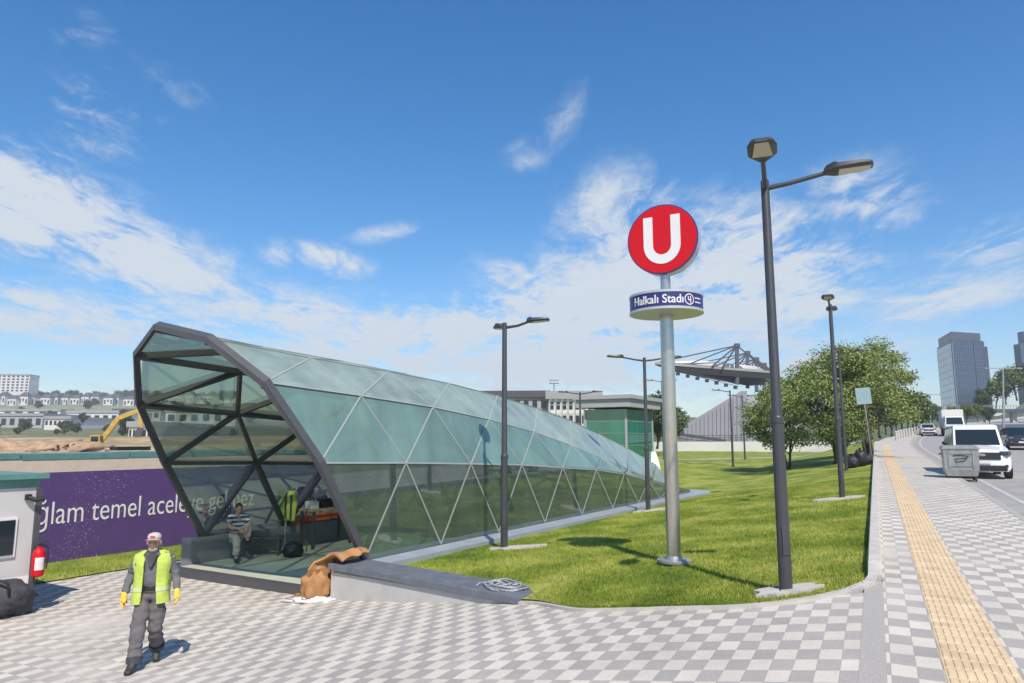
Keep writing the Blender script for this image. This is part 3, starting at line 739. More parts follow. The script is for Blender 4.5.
pad(L842[0] - .1, L842[1] + .0, .75, .3, .0, 'long pale concrete pad under the lamp before the tree', 4)

# ------------------------------------------------------------------ metro totem
x, y = 2.60, 11.66; z = zlawn(x, y) + .03; TZ = z
tm = thing('station_totem', 'tall steel totem with red round U sign and navy station name ring', 'sign', (x, y, z), 0)
zc = PX(665, 241, y).z - z; zr0 = PX(668, 305.5, y - .6).z - z; zr1 = PX(668, 291.3, y - .6).z - z
m = MB(); m.lathe([(.27, 0), (.27, .035), (.255, .045), (.14, .05), (.125, .10)], 32)
for k in range(8): m.tube([(.20 * math.cos(k * PI / 4), .20 * math.sin(k * PI / 4), .03), (.20 * math.cos(k * PI / 4), .20 * math.sin(k * PI / 4), .07)], .013, 6)
m.build('base_flange', K['galv'], tm, smooth='auto')
m = MB(); m.lathe([(.112, .04), (.112, zr0 + .05)], 32); m.build('pole', K['steel'], tm, smooth='auto')
m = MB(); m.lathe([(.085, zr0), (.085, zc - .5)], 24); m.build('neck', K['steel'], tm, smooth='auto')
RR = .60
m = MB(); m.lathe([(RR - .02, zr0 - .045), (RR + .012, zr0 - .04), (RR + .012, zr0), (RR - .004, zr0 + .002), (RR - .004, zr1 - .002), (RR + .012, zr1), (RR + .012, zr1 + .04), (RR - .02, zr1 + .045)], 64); m.build('ring_rims', K['silver'], tm, smooth='auto')
m = MB(); m.lathe([(RR + .004, zr0 + .004), (RR + .004, zr1 - .004)], 64); rg = m.build('name_ring', K['navy'], tm, smooth='auto')
def bend_text(me, ang0, zmid, r):
    for v in me.vertices:
        th = ang0 + v.co.x / r; q = r + .006 + v.co.z
        v.co = Vector((q * math.cos(th), q * math.sin(th), zmid + v.co.y))
hh = zr1 - zr0
front = math.atan2(-y, -x)
def ring_text(txt, size, off, bold, dz, sxx=1.0):
    me = text_mesh(txt, size, .004, bold, 'LEFT'); wd = max(v.co.x for v in me.vertices)
    for v in me.vertices: v.co.x *= sxx / wd
    wd = sxx
    bend_text(me, front + off / RR, zr0 + hh * .5 + dz, RR); mesh_obj('lettering', me, K['white'], rg); return wd
tx = -.60
wd = ring_text('Halkalı Stadı', hh * .84, tx, .003, -hh * .27, .88)
mc = tx + wd + .03 + .085
me = MB(); rc = hh * .40
def ringpt(u, v, dr=.007): th = front + u / RR; return ((RR + dr) * math.cos(th), (RR + dr) * math.sin(th), zr0 + hh * .5 + v)
n = 28
vs = [ringpt(mc + rc * math.cos(2 * PI * k / n), rc * math.sin(2 * PI * k / n)) for k in range(n)] + [ringpt(mc + rc * .82 * math.cos(2 * PI * k / n), rc * .82 * math.sin(2 * PI * k / n)) for k in range(n)]
me.add(vs, [[k, (k + 1) % n, n + (k + 1) % n, n + k] for k in range(n)])
for u0, u1, v0, v1 in ((-.03, -.015, -.02, .05), (-.03, .035, -.02, -.004), (.012, .03, -.06, .05)):
    me.add([ringpt(mc + u0, v0), ringpt(mc + u1, v0), ringpt(mc + u1, v1), ringpt(mc + u0, v1)], [[0, 1, 2, 3]])
for v0 in (.022, -.045):
    for q in range(8):
        u0, u1 = mc + rc + .025 + .02 * q, mc + rc + .025 + .02 * (q + 1)
        me.add([ringpt(u0, v0), ringpt(u1, v0), ringpt(u1, v0 + .02), ringpt(u0, v0 + .02)], [[0, 1, 2, 3]])
me.build('line_emblem', K['white'], rg, fix=False)
# disc facing down the street
DR = .595; DT = .13
Mx = Matrix.Translation((0, 0, zc)) @ Matrix(((UY, 0, -UX), (-UX, 0, -UY), (0, 1, 0))).to_4x4()   # local x=right, y=up, z=towards street front
def disc(r0, z0, z1, n=64):
    m = MB(); m.lathe([(r0, z0), (r0, z1)], n); return m
disc(DR, -DT, DT).xf(Mx).build('disc_drum', K['silver'], tm, smooth='auto')
disc(DR + .008, DT - .03, DT + .006).xf(Mx).build('disc_rim', K['navy'], tm, smooth='auto')
disc(DR - .012, DT, DT + .012).xf(Mx).build('disc_face', K['red'], tm, smooth='auto')
disc(DR - .012, -DT - .012, -DT).xf(Mx).build('disc_face', K['red'], tm, smooth='auto')
for side in (1, -1):
    o_, i_ = .315, .155; pts_o = [(-o_, .40)]; pts_i = [(-i_, .40)]
    for k in range(25):
        th = PI + PI * k / 24; pts_o.append((o_ * math.cos(th), -.105 + .325 * math.sin(th) * 1.0)); pts_i.append((i_ * math.cos(th), -.105 + .165 * math.sin(th)))
    pts_o.append((o_, .40)); pts_i.append((i_, .40)); n = len(pts_o)
    zf = DT + .013
    vs = [(a, b_, zf) for a, b_ in pts_o] + [(a, b_, zf) for a, b_ in pts_i] + [(a, b_, zf + .006) for a, b_ in pts_o] + [(a, b_, zf + .006) for a, b_ in pts_i]
    m = MB(); fs = []
    for k in range(n - 1): fs += [[2 * n + k, 2 * n + k + 1, 3 * n + k + 1, 3 * n + k], [k, k + 1, 2 * n + k + 1, 2 * n + k], [n + k, n + k + 1, 3 * n + k + 1, 3 * n + k]]
    fs += [[0, n, 3 * n, 2 * n], [n - 1, 2 * n - 1, 4 * n - 1, 3 * n - 1]]
    m.add(vs, fs)
    if side < 0: m.xf(Matrix.Rotation(PI, 4, 'Y'))
    m.xf(Mx).build('u_letter', K['white'], tm)

# ------------------------------------------------------------------ shed, extinguisher, hoarding, site cabin
SA = -3.86; SWv = 4.2
sh = thing('site_shed', 'grey panelled site shed with white base and sheet roof at far left', 'shed', (*AW(SA, SWv), FL), RA)
m = MB(); m.box((-2.3, 1.2, 1.39), (4.6, 2.4, 1.5)); m.build('wall', K['shed'], sh)
m = MB(); m.box((-2.3, 1.2, .32), (4.606, 2.406, .64)); m.build('base_panel', K['shedw'], sh)
m = MB(); m.box((.01, .0, 1.06), (.1, .06, 2.12)); m.build('corner_post', K['frame'], sh)
m = MB(); m.box((-2.3, 1.18, 2.34), (4.8, 2.6, .09)); m.box((-2.3, 1.2, 2.22), (4.62, 2.42, .16)); m.build('roof', K['teal'], sh)
m = MB(); m.box((-.62, -.012, 1.32), (.62, .05, .66)); wn_ = m.build('window', K['white'], sh)
m = MB(); m.box((-.62, -.03, 1.32), (.54, .05, .58)); m.build('pane', K['dkglass'], wn_)
m = MB(); m.tube([(-.2, -.08, 1.98), (-.1, -.14, 1.93), (.02, -.16, 1.95)], .04, 8); m.box((-.18, -.04, 1.98), (.08, .08, .1)); m.build('floodlight', K['black'], sh)
ex = thing('fire_extinguisher', 'red fire extinguisher hung at the corner of the site shed', 'fire extinguisher', (*AW(SA + .02, SWv - .16), FL + .62), RA)
m = MB(); m.lathe([(.06, 0), (.095, .02), (.10, .06), (.10, .38), (.085, .44), (.04, .48), (.035, .51)], 20); m.build('cylinder', K['red'], ex, smooth='auto')
m = MB(); m.box((0, 0, .53), (.05, .05, .05)); m.bar((0, 0, .56), (.1, -.09, .59), .03, .015); m.bar((0, 0, .545), (.09, -.08, .545), .03, .012); m.build('valve', K['black'], ex)
m = MB(); m.tube([(.03, -.03, .53), (.12, -.05, .48), (.125, -.05, .3), (.11, -.05, .12)], .014, 8); m.build('hose', K['black'], ex)
m = MB(); rr = .1015
vs = []
for z0 in (.12, .33):
    for k in range(9): th = -PI / 2 - .25 + (k - 4) * .18; vs.append((rr * math.cos(th), rr * math.sin(th), z0))
m.add(vs, [[k, k + 1, 9 + k + 1, 9 + k] for k in range(8)]); m.build('instruction_label', K['plastic'], ex)
hb = thing('purple_hoarding', 'long purple site hoarding lettered in white behind the grass verge', 'hoarding', (*AW(0, 8.75), FL), RA)
m = MB(); m.box((4.5, .03, 1.1), (27, .06, 2.2)); m.build('board', K['purple'], hb)
for i in range(14): m = MB(); m.box((-8.5 + 2 * i, .12, 1.05), (.08, .08, 2.2)); m.bar((-8.5 + 2 * i, .12, 1.8), (-8.5 + 2 * i, 1.1, .02), .05, .05); m.build('post', K['galv'], hb)
me = text_mesh('ğlam temel aceleye gelmez', .92, .003, -.004)
wt = max(v.co.x for v in me.vertices); mn = min(v.co.x for v in me.vertices)
k = 6.22 / (wt - mn)
for v in me.vertices:
    v.co = Vector(((v.co.x - mn) * k - 1.70, -.012 - v.co.z, v.co.y * .84 + .98))
mesh_obj('lettering', me, K['white'], hb)
# beige wall and teal roofed cabin behind
cb_ = thing('site_cabin', 'long low beige site cabin with flat teal sheet roof behind the hoarding', 'cabin', (*AW(1, 12.4), FL), RA)
m = MB(); m.box((0, 1.2, 1.22), (22, 2.4, 2.42)); m.build('wall', K['beige'], cb_)
m = MB()
for i in range(7): m.box((-9.2 + 3.1 * i, 1.2, 2.50 + .01 * (i % 3)), (3.06, 2.44, .16))
m.build('roof', K['teal'], cb_)
m = MB(); m.box((2.2, .9, 2.70), (1.1, .5, .12)); m.build('roof_hatch', K['black'], cb_)
# water spray between shed and hoarding
m = MB(); rr = random.Random(4)
for i in range(420):
    q = rr.random() ** .8; a = -2.3 + 1.0 * q + rr.gauss(0, .10 + .38 * q); wv = 6.4 + rr.gauss(0, .25); zz = FL + .1 + 2.2 * q + rr.gauss(0, .12)
    if zz < FL: continue
    px_, py_ = AW(a, wv); r_ = rr.uniform(.0025, .005)
    m.add([(px_, py_, zz + r_ * 1.6), (px_ - r_, py_, zz - r_), (px_ + r_, py_ - r_, zz - r_), (px_ + r_, py_ + r_, zz - r_)], [[0, 1, 2], [0, 2, 3], [0, 3, 1], [1, 3, 2]])
tag(m.build('water_spray', K['white']), 'fine spray of water drops in front of the purple hoarding', 'water spray', kind='stuff')
# duffel bag at the shed
def lumpy(parent, name, c, r, m_, seed, amp=.18, n=30, k=18, fr_=2.2):
    m = MB(); m.sphere((0, 0, 0), 1, n, k)
    vs = []
    for v in m.v:
        q = Vector(v); s_ = 1 + amp * mnoise.noise(q * fr_ + Vector((seed, 0, 0))) + amp * .5 * mnoise.noise(q * fr_ * 2.7 + Vector((0, seed, 0)))
        vs.append((c[0] + q.x * r[0] * s_, c[1] + q.y * r[1] * s_, c[2] + max(-r[2] * .9, q.z * r[2] * s_)))
    m.v = vs; return m.build(name, m_, parent, smooth=True)
K['bagcloth'] = mat('dark_bag_cloth', (.05, .05, .058), .8, var=.3, scale=8, bump=.5, bscale=14)
p = PX(8, 622, 12.2)
bg_ = thing('duffel_bag', 'full dark grey cloth bag lying on the paving by the shed', 'bag', (-8.75, 12.35, zpl(-8.75, 12.35)), .5)
lumpy(bg_, 'bag_body', (0, 0, .30), (.55, .34, .33), K['bagcloth'], 3, .25)
m = MB(); m.tube([(-.25, -.3, .4), (-.22, -.37, .62), (0, -.3, .70), (.22, -.36, .6), (.25, -.31, .38)], .022, 8); m.build('strap', K['black'], bg_, smooth=True)

# ------------------------------------------------------------------ things lying in and by the entrance
def AWz(a, w_, z): return (*AW(a, w_), z)
# kraft paper sack draped over the wall end
def crumple(path, wd, nrm, name, m_, parent, seed, thick=.03, nw=14, amp=.05):
    m = MB(); rings = []
    for i, p in enumerate(path):
        p = Vector(p); row_t = []; row_b = []
        for k in range(nw):
            q = k / (nw - 1) - .5; c = p + nrm * (q * wd)
            d_ = Vector((mnoise.noise(c * 3.1 + Vector((seed, 0, 0))), mnoise.noise(c * 3.3 + Vector((0, seed, 0))), mnoise.noise(c * 3.0 + Vector((0, 0, seed))))) * amp
            d_ += Vector((mnoise.noise(c * 9 + Vector((seed, 3, 0))), mnoise.noise(c * 9 + Vector((1, seed, 0))), mnoise.noise(c * 9 + Vector((0, 7, seed))))) * amp * .35
            tt = path[min(i + 1, len(path) - 1)] - path[max(i - 1, 0)]; nn_ = tt.cross(nrm).normalized()
            row_t.append(c + d_ + nn_ * thick * (1 - (2 * q) ** 2 * .6)); row_b.append(c + d_ - nn_ * thick * (1 - (2 * q) ** 2 * .6))
        rings.append(row_t + row_b[::-1])
    m.loft(rings); return m.build(name, m_, parent, smooth='auto')
sk = thing('paper_sack', 'crumpled brown kraft paper sheet propped on the low wall end', 'paper', (0, 0, 0))
wd_ = Vector((WR[0] - WL[0], WR[1] - WL[1], 0)).normalized(); nv = Vector((-wd_.y, wd_.x, 0))
def wp2(u, v, z): p = Vector((WL[0], WL[1], 0)) + wd_ * u + nv * v; return Vector((p.x, p.y, z))
pa = [wp2(u, v, z) for (u, v, z) in ((-.30, -.02, -1.0), (-.30, 0, -.80), (-.28, .03, -.60), (-.24, .06, -.42), (-.18, .10, -.27), (-.06, .16, -.20), (.06, .22, -.16), (.16, .27, -.15), (.25, .32, -.17), (.31, .36, -.24))]
crumple(pa, .62, nv, 'draped_sheet', K['kraft'], sk, 5, .05, amp=.11)
lumpy(sk, 'bulge', tuple(wp2(-.30, -.10, -.78)), (.26, .26, .34), K['kraft'], 8, .35)
m = MB(); o_ = lumpy(None, 'plastic_sheet', tuple(wp2(-.22, -.12, -1.0)), (.5, .3, .09), K['plastic'], 12, .5, fr_=3); tag(o_, 'crumpled white plastic sheet on the paving under the brown paper', 'plastic sheet')
o_ = lumpy(None, 'cardboard_piece', tuple(wp2(-.72, .02, -1.0)), (.26, .2, .05), K['kraft'], 21, .4, fr_=3); tag(o_, 'flattened brown cardboard scrap on the paving left of the paper', 'cardboard')
bp_ = thing('blue_packet', 'small blue and white packet standing beside the brown paper', 'packet', tuple(wp2(-.62, .22, -1.05)), .4)
m = MB(); m.box((0, 0, .12), (.26, .14, .22)); m.build('packet_body', K['blue'], bp_, bevel=.03); m = MB(); m.box((.0, -.072, .14), (.14, .01, .08)); m.build('packet_label', K['white'], bp_)
# cable coil on the coping
cc = MB(); rr = random.Random(8)
for lp in range(9):
    r0 = rr.uniform(.17, .30); cx, cy = 3.85 + rr.gauss(0, .07), .34 + rr.gauss(0, .04); pts = []
    for k in range(26):
        th = 2 * PI * k / 26; pts.append(wp2(cx + r0 * 1.25 * math.cos(th), cy + r0 * .85 * math.sin(th), -.318 + .008 * lp + .012 * math.sin(th * 3 + lp)))
    cc.tube(pts, .010, 6, closed=True)
for lp in range(4):
    a0 = rr.uniform(0, 6); pts = [wp2(3.85 + .28 * math.cos(a0), .34 + .2 * math.sin(a0), -.30), wp2(3.85 + .42 * math.cos(a0 + .4), .34 + .26 * math.sin(a0 + .4), -.29), wp2(3.85 + .5 * math.cos(a0 + .9), .34 + .30 * math.sin(a0 + .9), -.315)]
    cc.tube(pts, .009, 6)
tag(cc.build('cable_coil', mat('cable_grey', (.32, .33, .35), .4, var=.3, scale=20), smooth=True), 'coil of thin grey cable left on the dark coping of the low wall', 'cable')

# bench, table, post with vest, bag, beam
def wpt(px, py, z):
    x = (px - 512) / FPX; y = (341.5 - py) / FPX; c, s = math.cos(PITCH), math.sin(PITCH); k = (z - EYE) / (s + y * c); return Vector((x * k, (c - y * s) * k, z))
FLR = -.884
bpos = wpt(252, 556, FLR)
bn = thing('low_bench', 'low dark wooden bench inside the glass entrance under the seated worker', 'bench', (bpos.x, bpos.y, FLR), R(8))
m = MB(); m.box((-.12, .1, .42), (1.62, .36, .04)); m.build('seat', K['wood'], bn, bevel=.006)
for sx in (-.86, .62):
    for sy in (-.04, .24):
        m = MB(); m.box((sx, sy, .2), (.05, .05, .40)); m.build('leg', K['wood'], bn)
m = MB(); m.bar((-.86, .1, .15), (.62, .1, .15), .035, .035); m.build('stretcher', K['wood'], bn)
po = wpt(284.5, 549, FLR)
ps = thing('timber_post', 'slim grey post standing inside the entrance with a vest hung on it', 'post', (po.x, po.y, FLR), 0)
m = MB(); m.lathe([(.14, 0), (.14, .02), (.03, .04), (.03, 1.5), (.026, 1.52)], 14); m.build('pole', K['galv'], ps)
m = MB(); m.tube([(-.22, 0, 1.42), (-.1, 0, 1.49), (0, 0, 1.52), (.1, 0, 1.49), (.22, 0, 1.42)], .014, 8); m.build('hanger', K['black'], ps)
# hung vest: two draped panels
vs_ = thing('hung_vest', 'hi-vis yellow vest hanging on the grey post in the entrance', 'vest', (po.x, po.y, FLR + .72), 0)
m = MB(); rings = []
for i in range(12):
    q = i / 11; zz = .76 * (1 - q); wd = lerp(.20, .27, min(1, q * 3)) * (1 - .12 * q); dp = .06 + .05 * math.sin(q * PI)
    ring = []
    for k in range(20):
        th = 2 * PI * k / 20; f_ = 1 + .12 * math.sin(5 * th + q * 4); ring.append((wd * math.cos(th) * f_, dp * math.sin(th) * f_, zz + .02 * math.sin(3 * th)))
    rings.append(ring)
m.loft(rings); m.build('cloth', K['hivis'], vs_, smooth=True)
m = MB(); m.box((.02, -.125, .40), (.05, .02, .66)); m.box((.15, -.10, .34), (.05, .03, .62), .3); m.build('dark_edging', K['bagcloth'], vs_)
p = wpt(293, 557, FLR)
bb = thing('black_bag', 'black holdall on the entrance floor right of the bench', 'bag', (p.x, p.y, FLR), .2)
lumpy(bb, 'bag_body', (0, 0, .17), (.24, .18, .19), K['black'], 6, .22)
m = MB(); m.tube([(.1, -.05, .3), (.22, -.06, .36), (.32, -.04, .28), (.30, 0, .12)], .012, 8); m.build('strap', K['bagcloth'], bb)
# orange beam on the far upstand, table with things
bm_ = MB(); bm_.box((0, 0, .10), (2.3, .10, .14)); bm_.box((0, 0, .02), (2.3, .18, .03)); bm_.box((0, 0, .18), (2.3, .18, .03))
o_ = bm_.build('orange_beam', K['orange']); q = AW(3.9, 5.36); o_.location = (q[0], q[1], -.305); o_.rotation_euler = (0, 0, RA); tag(o_, 'orange steel beam lying on the concrete upstand at the far glass', 'beam')
tb = thing('work_table', 'pale work table cluttered with tools at the back of the entrance', 'table', (*AW(3.7, 4.78), FLR), RA)
m = MB(); m.box((0, 0, .98), (1.5, .55, .05)); m.build('table_top', K['timber'], tb)
for sx in (-.68, .68):
    for sy in (-.22, .22): m = MB(); m.box((sx, sy, .48), (.06, .06, .95)); m.build('leg', K['wood'], tb)
for i, (ax, mm_, lb) in enumerate(((-.55, 'white', 'small white box at the left end of the work table'), (-.10, 'black', 'black case in the middle of the work table'), (.42, 'plastic', 'pale low box at the right end of the work table'))):
    bx = thing('tool_box', lb, 'box', (*AW(3.7 + ax, 4.78), FLR + 1.006), RA, 'boxes on the work table')
    m = MB(); m.box((0, 0, .1 + .02 * i), (.26 + .12 * (i > 0), .26, .2 + .04 * i)); m.build('case', K[mm_], bx, bevel=.02)
    m = MB(); m.tube([(-.08, 0, .21 + .04 * i), (-.06, 0, .26 + .04 * i), (.06, 0, .26 + .04 * i), (.08, 0, .21 + .04 * i)], .01, 6); m.build('handle', K['black'], bx)

# ------------------------------------------------------------------ people
def skinned(name, chain, m_, parent, sub=2, extra=None, wr=0.0):
    """chain: {node: (parent, (x,y,z), radius)}"""
    idx = {k: i for i, k in enumerate(chain)}
    me = bpy.data.meshes.new(name); me.from_pydata([c[1] for c in chain.values()], [(idx[c[0]], idx[k]) for k, c in chain.items() if c[0]], [])
    o = bpy.data.objects.new(name, me); C.objects.link(o)
    md = o.modifiers.new('Skin', 'SKIN'); md.use_smooth_shade = True
    for i, c in enumerate(chain.values()):
        r_ = c[2] if isinstance(c[2], tuple) else (c[2], c[2]); sv = me.skin_vertices[0].data[i]; sv.radius = r_; sv.use_root = (i == 0)
    sb = o.modifiers.new('Sub', 'SUBSURF'); sb.levels = sub; sb.render_levels = sub
    dg = bpy.context.evaluated_depsgraph_get(); nm = bpy.data.meshes.new_from_object(o.evaluated_get(dg)); bpy.data.objects.remove(o); bpy.data.meshes.remove(me)
    if wr:
        for v in nm.vertices:
            q = v.co; k = mnoise.noise(Vector((q.x * 7, q.y * 7, q.z * 13))) + .6 * mnoise.noise(Vector((q.x * 16 + 3, q.y * 16, q.z * 24)))
            v.co = q + v.normal * (wr * k)
    if extra:
        bm = bmesh.new(); bm.from_mesh(nm); tmp = bpy.data.meshes.new('tmp'); tmp.from_pydata(extra.v, [], extra.f); bm.from_mesh(tmp); bpy.data.meshes.remove(tmp); bm.to_mesh(nm); bm.free()
    nm.polygons.foreach_set('use_smooth', [True] * len(nm.polygons))
    return mesh_obj(name, nm, m_, parent)
def head_geo(c, yaw=0, pitch=0, s=1.0):
    """a head with brow, nose, chin and ears; the face looks along -y"""
    m = MB(); m.sphere((0, 0, 0), 1, 28, 20); vs = []
    for x, y, z in m.v:
        X, Y, Z = x * .076, y * .098, z * .118
        if z < 0: X *= 1 - .32 * z * z; Y = Y * (1 - .16 * z * z) - .012 * z * z
        if y < 0:
            f_ = max(0, -y)
            Y -= .030 * f_ * math.exp(-((x / .17) ** 2) - (((z + .12) / .20) ** 2))      # nose
            Y -= .010 * f_ * math.exp(-((x / .45) ** 2) - (((z - .28) / .12) ** 2))      # brow
            Y += .010 * f_ * (math.exp(-(((x - .38) / .16) ** 2) - (((z - .08) / .12) ** 2)) + math.exp(-(((x + .38) / .16) ** 2) - (((z - .08) / .12) ** 2)))
            Y -= .008 * f_ * math.exp(-((x / .3) ** 2) - (((z + .48) / .07) ** 2)); Y -= .014 * f_ * math.exp(-((x / .35) ** 2) - (((z + .82) / .16) ** 2))
        vs.append((X, Y, Z))
    m.v = vs
    for sx in (-1, 1): m.sphere((sx * .080, .012, -.008), (.012, .024, .034), 10, 8)
    Mh = Matrix.Translation(c) @ Euler((pitch, 0, yaw)).to_matrix().to_4x4() @ Matrix.Scale(s, 4)
    return m.xf(Mh), Mh
def hand_chain(ch, wrist, name, direc, palm_n, side, curl=.5, s=1.0):
    """adds palm, four bent fingers and a thumb to skin chain dict ch, starting at node `wrist`"""
    w0 = Vector(ch[wrist][1]); dd = Vector(direc).normalized(); pn = Vector(palm_n).normalized(); sd_ = dd.cross(pn).normalized() * side
    ch[name + 'palm'] = (wrist, tuple(w0 + dd * .05 * s), (.038 * s, .019 * s))
    ch[name + 'knu'] = (name + 'palm', tuple(w0 + dd * .088 * s), (.040 * s, .016 * s))
    for i, (off, ln) in enumerate(((-.030, .072), (-.010, .082), (.011, .076), (.030, .060))):
        b0 = w0 + dd * .094 * s + sd_ * off * s; q1 = b0 + (dd * .9 + pn * curl * .6) * ln * .45 * s; q2 = q1 + (dd * .6 + pn * curl * 1.2) * ln * .35 * s; q3 = q2 + (dd * .2 + pn * curl * 1.4) * ln * .25 * s
        ch[f'{name}f{i}a'] = (name + 'knu', tuple(b0), .0115 * s); ch[f'{name}f{i}b'] = (f'{name}f{i}a', tuple(q1), .0105 * s); ch[f'{name}f{i}c'] = (f'{name}f{i}b', tuple(q2), .0095 * s); ch[f'{name}f{i}d'] = (f'{name}f{i}c', tuple(q3), .0085 * s)
    t0 = w0 + dd * .035 * s - sd_ * .034 * s; ch[name + 't0'] = (name + 'palm', tuple(t0), .013 * s); ch[name + 't1'] = (name + 't0', tuple(t0 + (dd * .8 - sd_ * .5 + pn * .3) * .036 * s), .0115 * s); ch[name + 't2'] = (name + 't1', tuple(t0 + (dd * 1.5 - sd_ * .6 + pn * .7) * .036 * s), .0095 * s)

def person(root, J, hands, headc, yaw, pitch, top_m, trous_m, short_sleeve=False, short_leg=False, glove=None, boots=True):
    r = lambda k, rad, par: (par, J[k], rad)
    ch = {'pel': (None, J['pel'], (.125, .10)), 'wai': ('pel', J['wai'], (.13, .10)), 'che': ('wai', J['che'], (.15, .108)), 'nec': ('che', J['nec'], (.062, .062)), 'sku': ('nec', tuple(Vector(headc) + Vector((0, .01, -.02))), (.06, .06))}
    for sd_ in 'LR':
        ch['sho' + sd_] = ('che', J['sho' + sd_], .062); ch['elb' + sd_] = ('sho' + sd_, J['elb' + sd_], .044); ch['wri' + sd_] = ('elb' + sd_, J['wri' + sd_], (.030, .026))
        ch['hip' + sd_] = ('pel', J['hip' + sd_], .088); ch['kne' + sd_] = ('hip' + sd_, J['kne' + sd_], .058); ch['cal' + sd_] = ('kne' + sd_, tuple(Vector(J['kne' + sd_]).lerp(Vector(J['ank' + sd_]), .3)), .056); ch['ank' + sd_] = ('cal' + sd_, J['ank' + sd_], .038); ch['toe' + sd_] = ('ank' + sd_, J['toe' + sd_], (.040, .028))
    for sd_ in 'LR': hand_chain(ch, 'wri' + sd_, 'h' + sd_, *hands[sd_])
    hg, Mh = head_geo(headc, yaw, pitch)
    body = skinned('body', ch, K['skin'], root, 2, hg)
    sw = {'wai0': (None, tuple(Vector(J['pel']).lerp(Vector(J['wai']), .35)), (.165, .13)), 'wai': ('wai0', J['wai'], (.165, .135)), 'che': ('wai', J['che'], (.185, .138)), 'nec': ('che', tuple(Vector(J['che']).lerp(Vector(J['nec']), .8)), (.085, .075))}
    for sd_ in 'LR':
        sw['sho' + sd_] = ('che', J['sho' + sd_], .082)
        if short_sleeve: sw['elb' + sd_] = ('sho' + sd_, tuple(Vector(J['sho' + sd_]).lerp(Vector(J['elb' + sd_]), .7)), .07)
        else:
            sw['elb' + sd_] = ('sho' + sd_, J['elb' + sd_], .063); sw['wri' + sd_] = ('elb' + sd_, tuple(Vector(J['elb' + sd_]).lerp(Vector(J['wri' + sd_]), .93)), .048)
    skinned('sweater' if not short_sleeve else 'shirt', sw, top_m, root, 3, None, .018)
    tr = {'pel': (None, J['pel'], (.165, .135)), 'wai': ('pel', tuple(Vector(J['pel']).lerp(Vector(J['wai']), .45)), (.158, .125))}
    for sd_ in 'LR':
        tr['hip' + sd_] = ('pel', J['hip' + sd_], .118); tr['mid' + sd_] = ('hip' + sd_, tuple(Vector(J['hip' + sd_]).lerp(Vector(J['kne' + sd_]), .55)), .108); tr['kne' + sd_] = ('mid' + sd_, J['kne' + sd_], .094)
        if not short_leg: tr['cal' + sd_] = ('kne' + sd_, tuple(Vector(J['kne' + sd_]).lerp(Vector(J['ank' + sd_]), .45)), .092); tr['ank' + sd_] = ('cal' + sd_, tuple(Vector(J['kne' + sd_]).lerp(Vector(J['ank' + sd_]), .88)), .082)
    skinned('trousers', tr, trous_m, root, 3, None, .024)
    if glove:
        for sd_ in 'LR':
            gc = {'w0': (None, tuple(Vector(J['elb' + sd_]).lerp(Vector(J['wri' + sd_]), .80)), .042), 'wr': ('w0', J['wri' + sd_], (.040, .036))}
            h_ = hands[sd_]; hand_chain(gc, 'wr', 'g', *h_[:4], 1.14) if len(h_) == 4 else hand_chain(gc, 'wr', 'g', h_[0], h_[1], h_[2], h_[3], 1.14)
            skinned('glove', gc, glove, root)
    for sd_ in 'LR':
        a_, t_ = Vector(J['ank' + sd_]), Vector(J['toe' + sd_]); f_ = (t_ - a_); f_.z = min(f_.z, 0)
        heel = a_ - Vector((f_.x, f_.y, 0)).normalized() * .045 + Vector((0, 0, -.045))
        bc = {'a': (None, tuple(a_ + Vector((0, 0, .09 if boots else -.01))), .058 if boots else .045), 'b': ('a', tuple(a_ + Vector((0, 0, -.02))), .056), 'h': ('b', tuple(heel), (.046, .034)), 'm': ('b', tuple(a_.lerp(t_, .6)), (.052, .044)), 't': ('m', tuple(t_ + f_.normalized() * .03), (.048, .034))}
        skinned('boot' if boots else 'shoe', bc, K['boot'], root)
    for sx in (-1, 1):
        m = MB(); m.sphere((sx * .029, -.083, .008), (.012, .008, .008), 10, 8); m.xf(Mh).build('eye', K['hair_dk'], root, smooth=True)
    m = MB(); m.sphere((0, -.093, -.054), (.024, .012, .006), 10, 6); m.xf(Mh).build('mouth', K['capred'], root, smooth=True)
    return Mh

wx, wy = -4.74, 9.62
wk = thing('person', 'grey-bearded worker in white cap and hi-vis vest walking across the plaza', 'person', (wx, wy, zpl(wx, wy) + .005), R(14)); wk.scale = (1, 1, .975)
J = dict(pel=(0, 0, .92), wai=(0, -.01, 1.10), che=(0, -.02, 1.32), nec=(0, -.03, 1.475),
         shoR=(-.185, -.01, 1.40), elbR=(-.275, .05, 1.15), wriR=(-.315, -.06, .93), shoL=(.185, -.01, 1.40), elbL=(.265, .05, 1.15), wriL=(.325, -.09, .95),
         hipR=(-.085, 0, .90), kneR=(-.10, -.16, .50), ankR=(-.10, -.24, .10), toeR=(-.13, -.40, .035), hipL=(.085, 0, .90), kneL=(.075, -.03, .49), ankL=(.06, .24, .16), toeL=(.075, .13, .03))
WJ = J
Mh = person(wk, J, {'R': ((-.05, -.25, -1), (.9, -.2, 0), 1, .6), 'L': ((.1, -.3, -.95), (-.9, -.2, 0), -1, .6)}, (0, -.055, 1.60), .0, .02, K['sweater'], K['trous'], glove=K['glove'])
